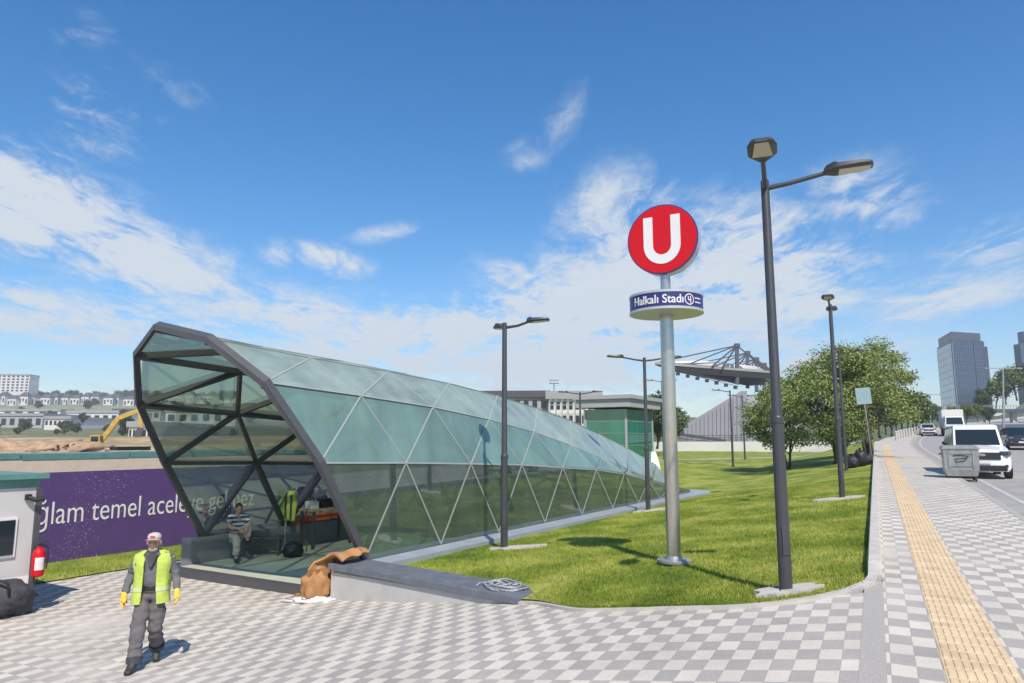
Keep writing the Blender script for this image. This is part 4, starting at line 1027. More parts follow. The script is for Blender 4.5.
# beard, cap
m = MB(); m.sphere((0, 0, 0), 1, 20, 14); vs = []
for x, y, z in m.v: vs.append((x * .060, -.045 + y * .047, -.084 + z * .042))
m.v = vs; m.xf(Mh).build('beard', K['hair'], wk, smooth=True)
m = MB(); m.lathe([(.086, 0), (.090, .02), (.086, .045), (.068, .068), (.036, .080), (.008, .083)], 24); m.v = [(x * .93, y * 1.16, z + .048) for x, y, z in m.v]; cp = m.xf(Mh).build('cap', K['cap'], wk, smooth=True)
m = MB(); vs = []
for i in range(4):
    for k in range(9):
        th = -PI / 2 + (k - 4) * .24; q = .095 + .055 * i / 3 * (1 - .25 * ((k - 4) / 4) ** 2); vs.append((q * math.cos(th) * .92, q * math.sin(th) * 1.10, .060 - .004 * (i / 3) - .012 * ((k - 4) / 4) ** 2))
nv_ = len(vs); vs += [(a, b_, c - .006) for a, b_, c in vs]
fs = []
for i in range(3):
    for k in range(8): a0 = i * 9 + k; fs += [[a0, a0 + 1, a0 + 10, a0 + 9], [nv_ + a0, nv_ + a0 + 9, nv_ + a0 + 10, nv_ + a0 + 1]]
m.add(vs, fs); m.xf(Mh).build('cap_peak', K['cap'], cp)
m = MB(); m.box((0, -.103, .085), (.055, .012, .03)); m.xf(Mh).build('cap_badge', K['capred'], cp)
# hi-vis vest: open front shell
def vest(root, zt, zb, open_=.34, flare=1.0):
    m = MB(); nu, nvv = 30, 14; vs = []
    prof = [(1.50, .10, .085), (1.475, .175, .11), (1.43, .228, .132), (1.34, .232, .152), (1.20, .210, .160), (1.10, .205, .160), (1.0, .212, .165), (.90, .222, .172), (.80, .230, .176)]
    def pr(z):
        for (z1, a1, b1), (z0, a0, b0) in zip(prof, prof[1:]):
            if z >= z0: q = (z - z0) / (z1 - z0); return lerp(a0, a1, q), lerp(b0, b1, q)
        return prof[-1][1:]
    for lay in (0, .012):
        for i in range(nvv):
            z = lerp(zt, zb, i / (nvv - 1)); a_, b_ = pr(z); op = open_ * (.85 + .5 * (i / (nvv - 1)))
            if z > 1.40: op += (z - 1.40) * 4.5
            for k in range(nu + 1):
                th = -PI / 2 + op + (2 * PI - 2 * op) * k / nu; f_ = 1 + .025 * math.sin(6 * th + 5 * z) + .07 * mnoise.noise(Vector((math.cos(th) * 2.2, math.sin(th) * 2.2, z * 5))) + .03 * mnoise.noise(Vector((math.cos(th) * 6, math.sin(th) * 6, z * 11)))
                vs.append(((a_ + .012 - lay) * math.cos(th) * f_, -.015 + (b_ + .012 - lay) * math.sin(th) * f_, z))
    st = nu + 1; tot_ = st * nvv; fs = []
    for i in range(nvv - 1):
        for k in range(nu):
            # arm holes
            th = -PI / 2 + (2 * PI) * (k + .5) / nu; z = lerp(zt, zb, (i + .5) / (nvv - 1))
            if abs(math.cos(th)) > .84 and 1.20 < z < 1.42: continue
            a0 = i * st + k; fs += [[a0, a0 + 1, a0 + st + 1, a0 + st], [tot_ + a0, tot_ + a0 + st, tot_ + a0 + st + 1, tot_ + a0 + 1]]
    m.add(vs, fs); v_ = m.build('hi_vis_vest', K['hivis'], root, smooth=True)
    for zz in (.98,):
        tb_ = MB(); vs = []
        for z in (zz, zz + .055):
            a_, b_ = pr(z); op = open_ * 1.12
            for k in range(nu + 1):
                th = -PI / 2 + op + (2 * PI - 2 * op) * k / nu; f_ = 1 + .025 * math.sin(6 * th + 5 * z) + .07 * mnoise.noise(Vector((math.cos(th) * 2.2, math.sin(th) * 2.2, z * 5))) + .03 * mnoise.noise(Vector((math.cos(th) * 6, math.sin(th) * 6, z * 11))); vs.append(((a_ + .017) * math.cos(th) * f_, -.015 + (b_ + .017) * math.sin(th) * f_, z))
        tb_.add(vs, [[k, k + 1, st + k + 1, st + k] for k in range(nu)]); tb_.build('reflective_band', K['tape'], v_)
    return v_
vest(wk, 1.50, .82)
m = MB(); m.loft([[(-.07, -.135, 1.44), (.07, -.135, 1.44), (.07, -.11, 1.46), (-.07, -.11, 1.46)], [(-.012, -.172, 1.30), (.012, -.172, 1.30), (.012, -.15, 1.30), (-.012, -.15, 1.30)]]); m.build('collar_opening', K['bagcloth'], wk)
for sx, jn in ((-1, 'R'), (1, 'L')):
    a_, b_ = Vector(WJ['kne' + jn]), Vector(WJ['ank' + jn]); m = MB(); m.tube([a_.lerp(b_, .80), a_.lerp(b_, .99)], [.098, .092], 14); m.build('gaiter', K['bagcloth'], wk, smooth='auto')
m = MB(); m.lathe([(.168, 0), (.172, .02), (.168, .045)], 24); m.v = [(x, y * .82, z + .985) for x, y, z in m.v]; m.build('belt', K['black'], wk)

# seated man
sp0 = wpt(236, 562, FLR)
st_ = thing('person', 'man in striped shirt and pale trousers seated on the bench, one knee raised', 'person', (sp0.x - .12, sp0.y + .30, FLR), R(38))
K['stripe'] = mat('striped_shirt', (.5, .5, .5), .9); t = K['stripe'].node_tree; co = t.nodes.new('ShaderNodeTexCoord'); wv_ = t.nodes.new('ShaderNodeTexWave'); wv_.bands_direction = 'Z'; wv_.inputs['Scale'].default_value = 3.2
t.links.new(co.outputs['Object'], wv_.inputs[0]); rp = t.nodes.new('ShaderNodeValToRGB'); rp.color_ramp.interpolation = 'CONSTANT'; rp.color_ramp.elements[0].color = (.05, .07, .10, 1); rp.color_ramp.elements[1].position = .5; rp.color_ramp.elements[1].color = (.50, .54, .58, 1)
t.links.new(wv_.outputs[0], rp.inputs[0]); t.links.new(rp.outputs[0], t.nodes['Principled BSDF'].inputs['Base Color'])
K['khaki'] = mat('khaki_trousers', (.36, .33, .27), .9, var=.1, scale=12)
J = dict(pel=(0, .04, .56), wai=(0, .07, .72), che=(0, .04, .93), nec=(0, .0, 1.07), shoR=(-.18, .02, 1.0), elbR=(-.25, -.15, .80), wriR=(-.10, -.36, .76), shoL=(.18, .02, 1.0), elbL=(.26, -.14, .80), wriL=(.12, -.38, .80),
         hipR=(-.09, .02, .54), kneR=(-.13, -.40, .52), ankR=(-.13, -.42, .10), toeR=(-.14, -.58, .04), hipL=(.09, .02, .54), kneL=(.14, -.30, .84), ankL=(.14, -.34, .46), toeL=(.14, -.50, .45))
Mh = person(st_, J, {'R': ((.8, -.5, -.2), (0, .3, -1), 1, .7), 'L': ((-.5, -.6, -.3), (0, .4, -1), -1, .7)}, (0, -.04, 1.19), .1, .25, K['stripe'], K['khaki'], short_sleeve=True, boots=False)
m = MB(); m.sphere((0, .012, .03), (.083, .10, .102), 20, 12); m.v = [v if v[1] > -.06 or v[2] > .06 else (v[0] * .8, v[1] * .7, v[2]) for v in m.v]; m.xf(Mh).build('hair', K['hair_dk'], st_, smooth=True)

# ------------------------------------------------------------------ trees
def leafmesh(name, clusters, nleaf, size, m_, parent, seed, flat=.6):
    rg_ = np.random.default_rng(seed); C_ = np.array([c[:3] for c in clusters]); Rr = np.array([c[3:6] for c in clusters]); wts = np.prod(Rr, 1) ** (2 / 3.); wts /= wts.sum()
    ci = rg_.choice(len(clusters), nleaf, p=wts); dv = rg_.normal(size=(nleaf, 3)); dv /= np.linalg.norm(dv, axis=1)[:, None]; rad = rg_.uniform(.1, 1.0, nleaf) ** .5
    lump = 1 + .28 * np.sin(dv[:, 0] * 5 + ci) * np.sin(dv[:, 1] * 6 + 2 * ci) + .18 * np.sin(dv[:, 2] * 9 + 3 * ci)
    P = C_[ci] + dv * Rr[ci] * (rad * lump)[:, None]
    sz = size * rg_.uniform(.6, 1.5, nleaf)
    nrm = dv * .7 + rg_.normal(size=(nleaf, 3)) * .6 + np.array([0, 0, .35]); nrm /= np.linalg.norm(nrm, axis=1)[:, None]
    ref = rg_.normal(size=(nleaf, 3)); u = np.cross(nrm, ref); u /= np.linalg.norm(u, axis=1)[:, None]; v = np.cross(nrm, u)
    V4 = np.stack([P - u * sz[:, None], P - v * (sz * flat)[:, None], P + u * sz[:, None] + nrm * (sz * .25)[:, None], P + v * (sz * flat)[:, None]], 1)
    me = bpy.data.meshes.new(name); me.vertices.add(4 * nleaf); me.vertices.foreach_set('co', V4.ravel()); me.loops.add(4 * nleaf); me.loops.foreach_set('vertex_index', np.arange(4 * nleaf, dtype=np.int32))
    me.polygons.add(nleaf); me.polygons.foreach_set('loop_start', np.arange(0, 4 * nleaf, 4, dtype=np.int32)); me.update(); me.validate()
    return mesh_obj(name, me, m_, parent)
def tree(label, loc, H, crown, nleaf, size, m_, seed, trunks=3, group=None, name='tree', rz=0):
    """crown: list of (x,y,z,rx,ry,rz)"""
    t = thing(name, label, 'tree', loc, rz, group); rr = random.Random(seed)
    m = MB(); lim = MB()
    for k in range(trunks):
        c = crown[k % len(crown)]; x0, y0 = (rr.gauss(0, .14), rr.gauss(0, .14)) if trunks > 1 else (0, 0)
        top = Vector((c[0] * .55, c[1] * .55, c[2])); p0 = Vector((x0, y0, -.15))
        pts = [p0.lerp(top, q) + Vector((rr.gauss(0, .05), rr.gauss(0, .05), 0)) * (q * H * .25) for q in (0, .25, .5, .75, 1)]; r0 = .020 * H / (trunks ** .3)
        m.tube(pts, [r0 * 1.3, r0, r0 * .8, r0 * .5, r0 * .25], 8)
        for c in crown[k::trunks]:
            st0 = pts[rr.choice((1, 2, 2, 3))]; e = Vector(c[:3]); mid = st0.lerp(e, .5) + Vector((0, 0, .08 * H * rr.random())); lim.tube([st0, mid, e], [r0 * .5, r0 * .32, r0 * .1], 6)
    tk = m.build('trunk', K['bark'], t, smooth=True); lim.build('limbs', K['bark'], tk, smooth=True)
    leafmesh('crown', crown, nleaf, size, m_, t, seed); return t
def mkcrown(rx, rz, z0, n, seed, k=.42):
    rr = random.Random(seed); out = []
    for i in range(n):
        th = rr.uniform(0, 2 * PI); q = rr.random() ** .5; zz = rr.uniform(-1, 1); f_ = math.sqrt(max(.05, 1 - zz * zz * .85))
        out.append((rx * q * math.cos(th) * f_ * .8, rx * q * math.sin(th) * f_ * .8, z0 + rz * zz * .72, rx * rr.uniform(.7, 1.2) * k, rx * rr.uniform(.7, 1.2) * k, rz * rr.uniform(.7, 1.1) * k * 1.05))
    return out
def tuft_crown(rx, rz, z0, n, seed, k=.2):
    rr = random.Random(seed); out = []
    for i in range(n):
        th = rr.uniform(0, 2 * PI); zz = rr.uniform(-1, 1); q = rr.uniform(.45, 1.0); f_ = math.sqrt(max(.12, 1 - zz * zz)); wob = 1 + .22 * math.sin(3 * th + seed) + .12 * math.sin(5 * th + 2 * zz)
        r_ = rx * k * rr.uniform(.65, 1.35)
        out.append((rx * q * math.cos(th) * f_ * wob * .92, rx * q * math.sin(th) * f_ * wob * .92, z0 + rz * zz * .9 + .3 * rr.uniform(-1, 1), r_ * 1.15, r_ * 1.15, r_ * .72))
    return out
def ground_tree(x, y, *a, **k):
    return (x, y, zlawn(x, y))
lc = tuft_crown(4.0, 2.4, 3.75, 78, 3, .20) + tuft_crown(2.6, 1.7, 3.6, 13, 41, .30)
tree('large bushy many-stemmed tree with drooping crown on the lawn by the kerb', ground_tree(18.9, 41.3), 6.6, [tuple(1.06 * q for q in c) for c in lc], 34000, .066, K['leaf'], 3, 6)
rc_ = tuft_crown(3.0, 1.5, 5.0, 46, 9, .22)
tree('bushy tree just behind the largest one, its crown reaching over the pavement', ground_tree(23.0, 46), 7.0, [tuple(1.08 * q for q in c) for c in rc_], 19000, .07, K['leaf'], 9, 4)
tree('lower spreading tree at the left edge of the bushy group', ground_tree(16.6, 43.0), 5.0, tuft_crown(2.6, 1.9, 3.3, 40, 14, .24), 17000, .066, K['leaf'], 14, 3)
# background trees: three kinds, copied
protoT = [tree('round mid-green roadside tree', (0, 0, -500), 7, mkcrown(3.2, 2.8, 4.4, 13, 21), 2600, .24, K['leaf_pale'], 21, 1), tree('dark dense roadside tree', (0, 0, -500), 8, mkcrown(3.0, 3.4, 5, 13, 22), 2600, .24, K['leaf_dk'], 22, 1)]
bgT = [(886, 434, 84, 4.2, 0, 'light green tree at the left end of the bollard row'), (897, 431, 108, 5.2, 1, 'dark tree between two light ones in the far roadside row'), (908, 430, 118, 5.4, 0, 'light green tree at the right half of the far roadside row'),
       (916, 429, 128, 5.6, 1, 'dark tree above the far pavement bend'), (926, 428, 140, 5.6, 0, 'light green tree left of the foot of the glass tower'), (872, 438, 90, 6.0, 0, 'light green tree glimpsed behind the bushy group'), (940, 426, 170, 5.0, 1, 'dark tree in front of the base of the glass tower'), (952, 424, 190, 5.0, 0, 'light green tree behind the box truck')]   # px, py(base), Y, height, kind, label
bgT += [(892, 436, 88, 6.5, 1, 'dark tree at the left of the far roadside row'), (903, 433, 100, 6.0, 0, 'light green tree standing behind the bollards'), (912, 431, 110, 6.5, 0, 'light green tree in the middle of the far roadside row'),
        (921, 430, 120, 6.2, 1, 'dark tree at the right of the far roadside row'), (931, 428, 135, 5.0, 1, 'small dark tree right beside the foot of the glass tower'), (880, 437, 80, 6.5, 1, 'dark tree behind the pale blue road sign'),
        (966, 424, 120, 3.4, 0, 'light green tree behind the white van roof'), (978, 422, 125, 3.2, 0, 'light green tree right of the van under the footbridge'), (990, 424, 120, 3.0, 1, 'dark tree below the footbridge at the right'),
        (983, 412, 190, 6.5, 1, 'dark tree on the embankment left of the light mast'), (996, 408, 190, 8, 0, 'green tree on the slope right of the light mast'), (1006, 404, 190, 9, 1, 'dark tree on the slope beneath the second tower'), (1017, 400, 190, 9.5, 0, 'light tree on the slope at the right picture edge'), (1030, 398, 190, 9.5, 1, 'dark tree on the slope beyond the right picture edge'),
        (657, 448, 75, 6.0, 1, 'dark tree right behind the green lift house'), (668, 446, 85, 5.5, 0, 'light tree behind the steel sign pole'), (676, 446, 95, 5.5, 1, 'dark tree beside the foot of the stadium slope'),
        (124, 434, 170, 6.0, 1, 'round dark tree on the hillside by the glass entrance edge'), (82, 425, 250, 4.5, 1, 'small dark tree by the warehouses on the hillside')]
for i, (px, py, Y, hgt, kd, lb) in enumerate(bgT):
    p = PX(px, py, Y); k = hgt / (7.4 if kd == 0 else 8.6)
    dup(protoT[kd], (p.x, p.y, p.z), i * 1.7, lb, 'background trees', (k, k, k))
rr = random.Random(77)
WHERE = ['dirt slope above the excavator', 'slope under the long grey warehouse', 'bank between the warehouses', 'grass bank under the white terrace']
for i in range(46):
    band = i % 4; px = rr.uniform(-8, 240); Y = (rr.uniform(170, 215), rr.uniform(225, 280), rr.uniform(335, 420), rr.uniform(470, 590))[band]
    x = (px - 512) / FPX * Y; k = rr.uniform(.22, .42) * (1 + .45 * band)
    o = dup(protoT[1 if rr.random() < .7 else 0], (x, Y, zter(x, Y) - 1.2 * k), rr.uniform(0, 6), 'low dark bush on the ' + WHERE[band], 'bushes on the ' + WHERE[band], (k * 1.3, k * 1.3, k))
for i in range(26):
    px = -8 + i * 9.6 + rr.uniform(-3, 3); Y = 668; x = (px - 512) / FPX * Y; k = rr.uniform(1.15, 1.55)
    dup(protoT[1], (x, Y, zter(x, Y) + 1.0), rr.uniform(0, 6), 'dark tree on the skyline behind the white terrace', 'skyline trees behind the terrace', (k * 1.5, k * 1.5, k))
for o in protoT:
    for c in list(o.children):
        for g_ in list(c.children): bpy.data.objects.remove(g_)
        bpy.data.objects.remove(c)
    bpy.data.objects.remove(o)

# ------------------------------------------------------------------ street sign, rubbish bags, bollards, container
p = SW(40.5, -.25)
sg = thing('road_sign', 'pale blue square road sign on a leaning grey pole by the kerb', 'sign', (*p, zsw(40.5)), 0)
m = MB(); m.tube([(0, 0, 0), (-.2, 0, 3.1), (-.26, 0, 3.75)], [.042, .04, .038], 12); m.build('pole', K['galv'], sg, smooth=True)
m = MB(); m.box((-.24, -.05, 3.35), (.78, .03, .84), M=Matrix.Rotation(R(-4), 4, 'Y')); m.build('panel', mat('sign_back', (.23, .335, .36), .5, var=.06, scale=4), sg, bevel=.008)
m = MB(); m.box((-.24, -.028, 3.55), (.5, .02, .05)); m.box((-.24, -.028, 3.15), (.5, .02, .05)); m.build('bracket', K['galv'], sg)
for i, (ds, tt, hh_, lb) in enumerate(((0, -.75, .85, 'tall black rubbish bag under the tree beside the road sign'), (.6, -.55, .6, 'low black rubbish bag nearest the sign pole'), (-.4, -1.15, .65, 'black rubbish bag at the left of the heap under the tree'))):
    p = SW(39.4 + ds, tt); rb = thing('rubbish_bag', lb, 'bag', (*p, zlawn(*p)), i, 'black bags under the tree')
    lumpy(rb, 'sack', (0, 0, hh_ * .45), (.34, .32, hh_ * .5), K['black'], i * 5 + 2, .22); m = MB(); m.lathe([(.05, hh_ * .85), (.03, hh_ * .95), (.07, hh_ * 1.08)], 10); m.build('tied_neck', K['black'], rb)
m = MB(); m.lathe([(.10, 0), (.10, .85), (.115, .87), (.115, .95), (.08, 1.0), (.02, 1.02)], 14)
bol = m.build('bollard', K['kerb']); tag(bol, 'pale concrete bollard in the far row along the curving pavement', 'bollard', 'row of pale bollards along the far pavement')
for i in range(13):
    o = bol if i == 0 else bol.copy()
    if i: C.objects.link(o)
    s = 82 + 3.1 * i; x, y = SW(s, 1.2 + bend(s) + .1 * i); o.location = (x, y, zsw(s)); o.scale = (1.3, 1.3, .95)
# galvanised container
s, t_ = 30.0, 2.62; p = SW(s, t_)
cn = thing('waste_container', 'galvanised steel waste container on castors at the road edge', 'container', (*p, zsw(s) - .12), RU)
# local x = along street, y = left
m = MB(); m.loft([[(-.40, -.46, .18), (.40, -.46, .18), (.40, .46, .18), (-.40, .46, .18)], [(-.46, -.52, .40), (.46, -.52, .40), (.46, .52, .40), (-.46, .52, .40)], [(-.48, -.545, 1.12), (.48, -.545, 1.12), (.48, .545, 1.12), (-.48, .545, 1.12)]])
m.build('tub', K['galv'], cn, bevel=.015)
m = MB(); m.box((0, 0, 1.155), (1.02, 1.16, .07)); m.build('rim', K['galv'], cn, bevel=.01)
m = MB(); m.loft([[(-.49, -.56, 1.192), (.49, -.56, 1.192), (.49, .56, 1.192), (-.49, .56, 1.192)], [(-.44, -.5, 1.235), (.44, -.5, 1.26), (.44, .5, 1.26), (-.44, .5, 1.235)]]); m.build('lid', K['galv'], cn)
m = MB()
for yy_ in (-.42, .42): m.box((-.485, yy_ * .86, .78), (.03, .05, .6))
m.box((-.49, 0, .98), (.03, .66, .03)); m.box((-.482, 0, .55), (.03, .66, .03)); m.build('ribs', K['galv'], cn)
m = MB()
m.tube([(-.486, .24, .90), (-.487, -.02, .92), (-.486, -.22, .88), (-.482, -.10, .72), (-.48, .16, .68), (-.483, .20, .78), (-.485, -.16, .82)], .016, 6)
m.build('scrawl', K['black'], cn)
for yy_ in (-.7, .7): m = MB(); m.tube([(0, yy_ * .76, .95), (0, yy_ * .92, .95)], .03, 10); m.build('trunnion', K['galv'], cn)
for sx in (-.34, .34):
    for sy in (-.40, .40):
        m = MB(); m.tube([(sx, sy - .025, .09), (sx, sy + .025, .09)], .09, 14); m.box((sx, sy, .18), (.07, .07, .08)); m.build('castor', K['rubber'], cn)

# ------------------------------------------------------------------ vehicles
def wheel(parent, x, y, r, wd):
    m = MB(); sgn = 1 if y > 0 else -1
    m.tube([(x, y - wd / 2, r), (x, y + wd / 2, r)], r, 24); t_ = m.build('tyre', K['rubber'], parent, bevel=.02, smooth='auto')
    m = MB(); yo = y + sgn * (wd / 2 + .004)
    m.tube([(x, yo - .01, r), (x, yo + .008, r)], r * .66, 20); m.build('rim', K['silver'], t_, smooth='auto')
    m = MB()
    for k in range(5):
        th = 2 * PI * k / 5; m.box((x + r * .38 * math.cos(th), yo + sgn * .012, r + r * .38 * math.sin(th)), (r * .22, .012, r * .16), M=Matrix.Rotation(-th, 4, 'Y'))
    m.build('rim_openings', K['black'], t_)
def vehicle(label, cat, loc, rz, paint, L=4.4, W=1.82, H=1.8, hood=1.0, hoodz=1.05, cowl=1.15, ws=.55, roof_end=.05, rear_rake=.12, r=.32, name='parked_car', group=None, belt=None, wtop=.93, gz=.70, gh=.20):
    t = thing(name, label, cat, loc, rz, group); hw = W / 2; belt = belt or cowl
    X0 = L / 2; xc = X0 - hood                # cowl x
    # lower body loft: stations from nose to tail
    stn = [(X0, .36, .62, .80), (X0 - .05, .24, .80, .90), (X0 - .22, .22, hoodz - .06, .965), (X0 - .6, .22, hoodz, .99), (xc, .22, cowl, 1.0), (xc - 1.2, .22, belt, 1.0), (-X0 + .6, .22, belt, 1.0), (-X0 + .12, .24, belt - .02, .97), (-X0, .38, belt - .12, .92)]
    m = MB(); rings = []
    for x, zb, zt, k in stn:
        w_ = hw * k; hm = zt - zb
        rings.append([(x, -w_ * .90, zb), (x, -w_, zb + hm * .22), (x, -w_, zb + hm * .62), (x, -w_ * .975, zb + hm * .88), (x, -w_ * .86, zt), (x, 0, zt + .035 * k), (x, w_ * .86, zt), (x, w_ * .975, zb + hm * .88), (x, w_, zb + hm * .62), (x, w_, zb + hm * .22), (x, w_ * .90, zb)])
    m.loft(rings); m.build('body', paint, t, smooth='auto')
    # greenhouse
    xr0 = xc - ws; xr1 = -X0 + roof_end + rear_rake; xb1 = -X0 + .08
    bw, tw = hw * .93, hw * .80
    m = MB(); zb = belt - .04; zt = H - .05
    ring0 = [(xc + .02, -bw * .9, cowl - .02), (xc + .02, bw * .9, cowl - .02), (xb1, bw, zb), (xb1, -bw, zb)]
    ring1 = [(xr0, -tw * .94, zt), (xr0, tw * .94, zt), (xr1, tw, zt), (xr1, -tw, zt)]
    ring2 = [(xr0 - .25, -tw * .80, H), (xr0 - .25, tw * .80, H), (xr1 + .12, tw * .80, H - .01), (xr1 + .12, -tw * .80, H - .01)]
    m.loft([ring0, ring1, ring2]); m.build('cabin', paint, t, bevel=.03, smooth='auto')
    def inset(q, mx0, mx1, mz0, mz1, out):
        a_, b_, c_, d_ = [Vector(v) for v in q]       # a,b bottom; d,c top
        def bl(u, v): return a_.lerp(b_, u).lerp(d_.lerp(c_, u), v)
        nn_ = (b_ - a_).cross(d_ - a_).normalized() * out
        return [bl(mx0, mz0) + nn_, bl(mx1, mz0) + nn_, bl(mx1, mz1) + nn_, bl(mx0, mz1) + nn_]
    def pane(nm, q, *ar):
        vs = inset(q, *ar); m = MB(); nn_ = (vs[1] - vs[0]).cross(vs[3] - vs[0]).normalized() * (.004 if ar[-1] > 0 else -.004)
        m.add(vs + [v - nn_ * 4 for v in vs], [[0, 1, 2, 3], [4, 5, 6, 7], [0, 1, 5, 4], [1, 2, 6, 5], [2, 3, 7, 6], [3, 0, 4, 7]]); m.build(nm, K['dkglass'], t)
    F = [ring0[0], ring0[1], ring1[1], ring1[0]]; pane('windscreen', F, .05, .95, .06, wtop, .012)
    for sgn, i0, i1 in ((1, 1, 2), (-1, 0, 3)):
        q = [ring0[i0], ring0[i1], ring1[i1], ring1[i0]]
        o_ = .012 * sgn
        for u0, u1 in ((.09, .36), (.40, .66), (.70, .93)): pane('side_window', q, u0, u1, .10, .86, o_)
    pane('rear_window', [ring0[2], ring0[3], ring1[3], ring1[2]], .08, .92, .12, .86, .012)
    # front
    m = MB(); m.box((X0 + .005, 0, gz), (.06, W * .60, gh)); gl_ = m.build('grille', K['black'], t, bevel=.02)
    m = MB()
    for q in range(3): m.box((X0 + .034, 0, gz + gh * (q - 1) * .3), (.01, W * .56, .018))
    m.build('grille_bars', K['roofd'], gl_)
    m = MB(); m.sphere((X0 + .04, 0, gz + .03), (.012, .11, .045), 16, 8); m.build('emblem', K['chrome'], t)
    m = MB(); m.box((X0 - .01, 0, .36), (.08, W * .78, .20)); m.build('lower_bumper', K['black'], t, bevel=.03)
    m = MB(); m.box((X0 + .038, 0, gz - gh * .5 - .09), (.012, .52, .11)); m.build('number_plate', K['white'], t)
    for sgn in (1, -1):
        m = MB(); m.box((X0 - .09, sgn * hw * .76, gz + .10), (.22, hw * .34, .15), rz=-sgn * .45); m.build('headlight', K['headlight'], t, bevel=.03)
        m = MB(); m.box((X0 - .04, sgn * hw * .74, .44), (.10, .16, .09), rz=-sgn * .3); m.build('fog_lamp', K['black'], t, bevel=.02)
        m = MB(); m.sphere((xc - .18, sgn * (hw + .10), cowl + .10), (.07, .11, .08), 12, 8); m.bar((xc - .18, sgn * hw * .92, cowl + .02), (xc - .18, sgn * (hw + .04), cowl + .07), .05, .03); m.build('mirror', K['black'], t, smooth=True)
        m = MB(); m.box((-X0 + .02, sgn * hw * .86, .92), (.06, .16, .34)); m.build('tail_light', K['red'], t)
        for x in (X0 - .82, -X0 + .78):
            m = MB(); m.tube([(x, sgn * (hw - .20), r + .02), (x, sgn * (hw + .006), r + .02)], r * 1.16, 24); m.build('wheel_arch', K['black'], t)
            wheel(t, x, sgn * (hw - .085), r, .20)
    return t
def onroad(px, py_unused, s, t, dz=-.115): x, y = SW(s, t + bend(s)); return (x, y, zsw(s) + dz)
BACK = RU + PI
vehicle('white compact passenger van facing the viewer, parked behind the waste container', 'van', onroad(0, 0, 33.3, 3.42), BACK, K['carwhite'], 4.4, 1.90, 1.98, .95, 1.06, 1.16, .55, r=.34, name='passenger_van', wtop=.80, gz=.80, gh=.26)
vehicle('black hatchback on the far lane at the right picture edge', 'car', onroad(0, 0, 64, 9.3), BACK, K['carblack'], 4.4, 1.85, 1.62, 1.1, .95, 1.02, .7, .1, .35, name='hatchback_car')
vehicle('pale grey small car far up the road by the left lane', 'car', onroad(0, 0, 104, 3.3), BACK, K['carwhite'], 4.2, 1.78, 1.5, 1.1, .92, .98, .7, .15, .5, name='saloon_car')
# truck
p = onroad(0, 0, 104, 6.0)
tk = thing('box_truck', 'white box truck coming down the road behind the van', 'truck', p, BACK)
m = MB(); m.box((-1.2, 0, 2.05), (5.2, 2.3, 2.3)); m.build('cargo_box', K['wallw'], tk, bevel=.03)
m = MB(); m.loft([[(3.4, -1.0, .5), (3.4, 1.0, .5), (1.5, 1.05, .5), (1.5, -1.05, .5)], [(3.45, -1.0, 1.3), (3.45, 1.0, 1.3), (1.5, 1.05, 1.3), (1.5, -1.05, 1.3)], [(3.0, -.9, 2.3), (3.0, .9, 2.3), (1.5, 1.0, 2.4), (1.5, -1.0, 2.4)]]); m.build('cab', K['carwhite'], tk, bevel=.04)
m = MB(); m.add([(3.47, -.88, 1.36), (3.47, .88, 1.36), (3.09, .80, 2.18), (3.09, -.80, 2.18), (3.40, -.88, 1.36), (3.40, .88, 1.36), (3.02, .80, 2.18), (3.02, -.80, 2.18)], [[0, 1, 2, 3], [4, 5, 6, 7], [0, 1, 5, 4], [1, 2, 6, 5], [2, 3, 7, 6], [3, 0, 4, 7]]); m.build('windscreen', K['dkglass'], tk)
m = MB(); m.box((3.46, 0, .85), (.06, 1.3, .25)); m.build('grille', K['black'], tk)
for sgn in (1, -1):
    m = MB(); m.box((3.45, sgn * .8, .8), (.06, .26, .2)); m.build('headlight', K['headlight'], tk)
    for x in (2.6, -2.4): m = MB(); m.tube([(x, sgn * .75, .45), (x, sgn * 1.05, .45)], .45, 18); m.build('wheel', K['rubber'], tk)

# ------------------------------------------------------------------ lift house
Ye = 44
c0 = PX(627, 464, Ye); gzz = c0.z - .4
ev = thing('lift_house', 'square lift house of green glass under a concrete roof slab beyond the pavilion', 'building', (c0.x, c0.y, gzz), RA)
h_ = PX(627, 409, Ye).z - gzz; hr = PX(627, 395, Ye).z - gzz
LA, LWd = 4.7, 2.75
m = MB(); m.box((LA / 2, LWd / 2, h_ / 2), (LA - .06, LWd - .06, h_)); m.build('glass_core', K['wallg'], None) if False else None
for nm, a, b in (('glass_wall', (0, 0), (LA, 0)), ('glass_wall', (0, 0), (0, LWd)), ('glass_wall', (LA, 0), (LA, LWd)), ('glass_wall', (0, LWd), (LA, LWd))):
    m = MB(); m.bar((a[0], a[1], h_ / 2), (b[0], b[1], h_ / 2), .02, h_); m.build(nm, K['gglass'], ev)
m = MB(); m.box((LA / 2, LWd / 2, h_ * .5), (1.8, 1.5, h_ * .98)); m.build('lift_shaft', K['towband'], ev)
m = MB()
for x, y in ((0, 0), (LA, 0), (0, LWd), (LA, LWd)): m.box((x, y, h_ / 2), (.12, .12, h_))
m.build('corner_posts', K['wallg'], ev)
m = MB()
for k in range(1, 5):
    z = h_ * k / 5 + .02
    for a, b in (((0, 0), (LA, 0)), ((0, 0), (0, LWd))): m.bar((a[0], a[1], z), (b[0], b[1], z), .06, .03)
m.build('transoms', K['joint'], ev)
m = MB(); m.box((LA / 2, LWd / 2, (h_ + hr) / 2), (LA + 1.0, LWd + .9, hr - h_ - .25)); m.box((LA / 2, LWd / 2, hr - .12), (LA + 1.3, LWd + 1.2, .24)); m.build('roof_slab', K['wallg'], ev)
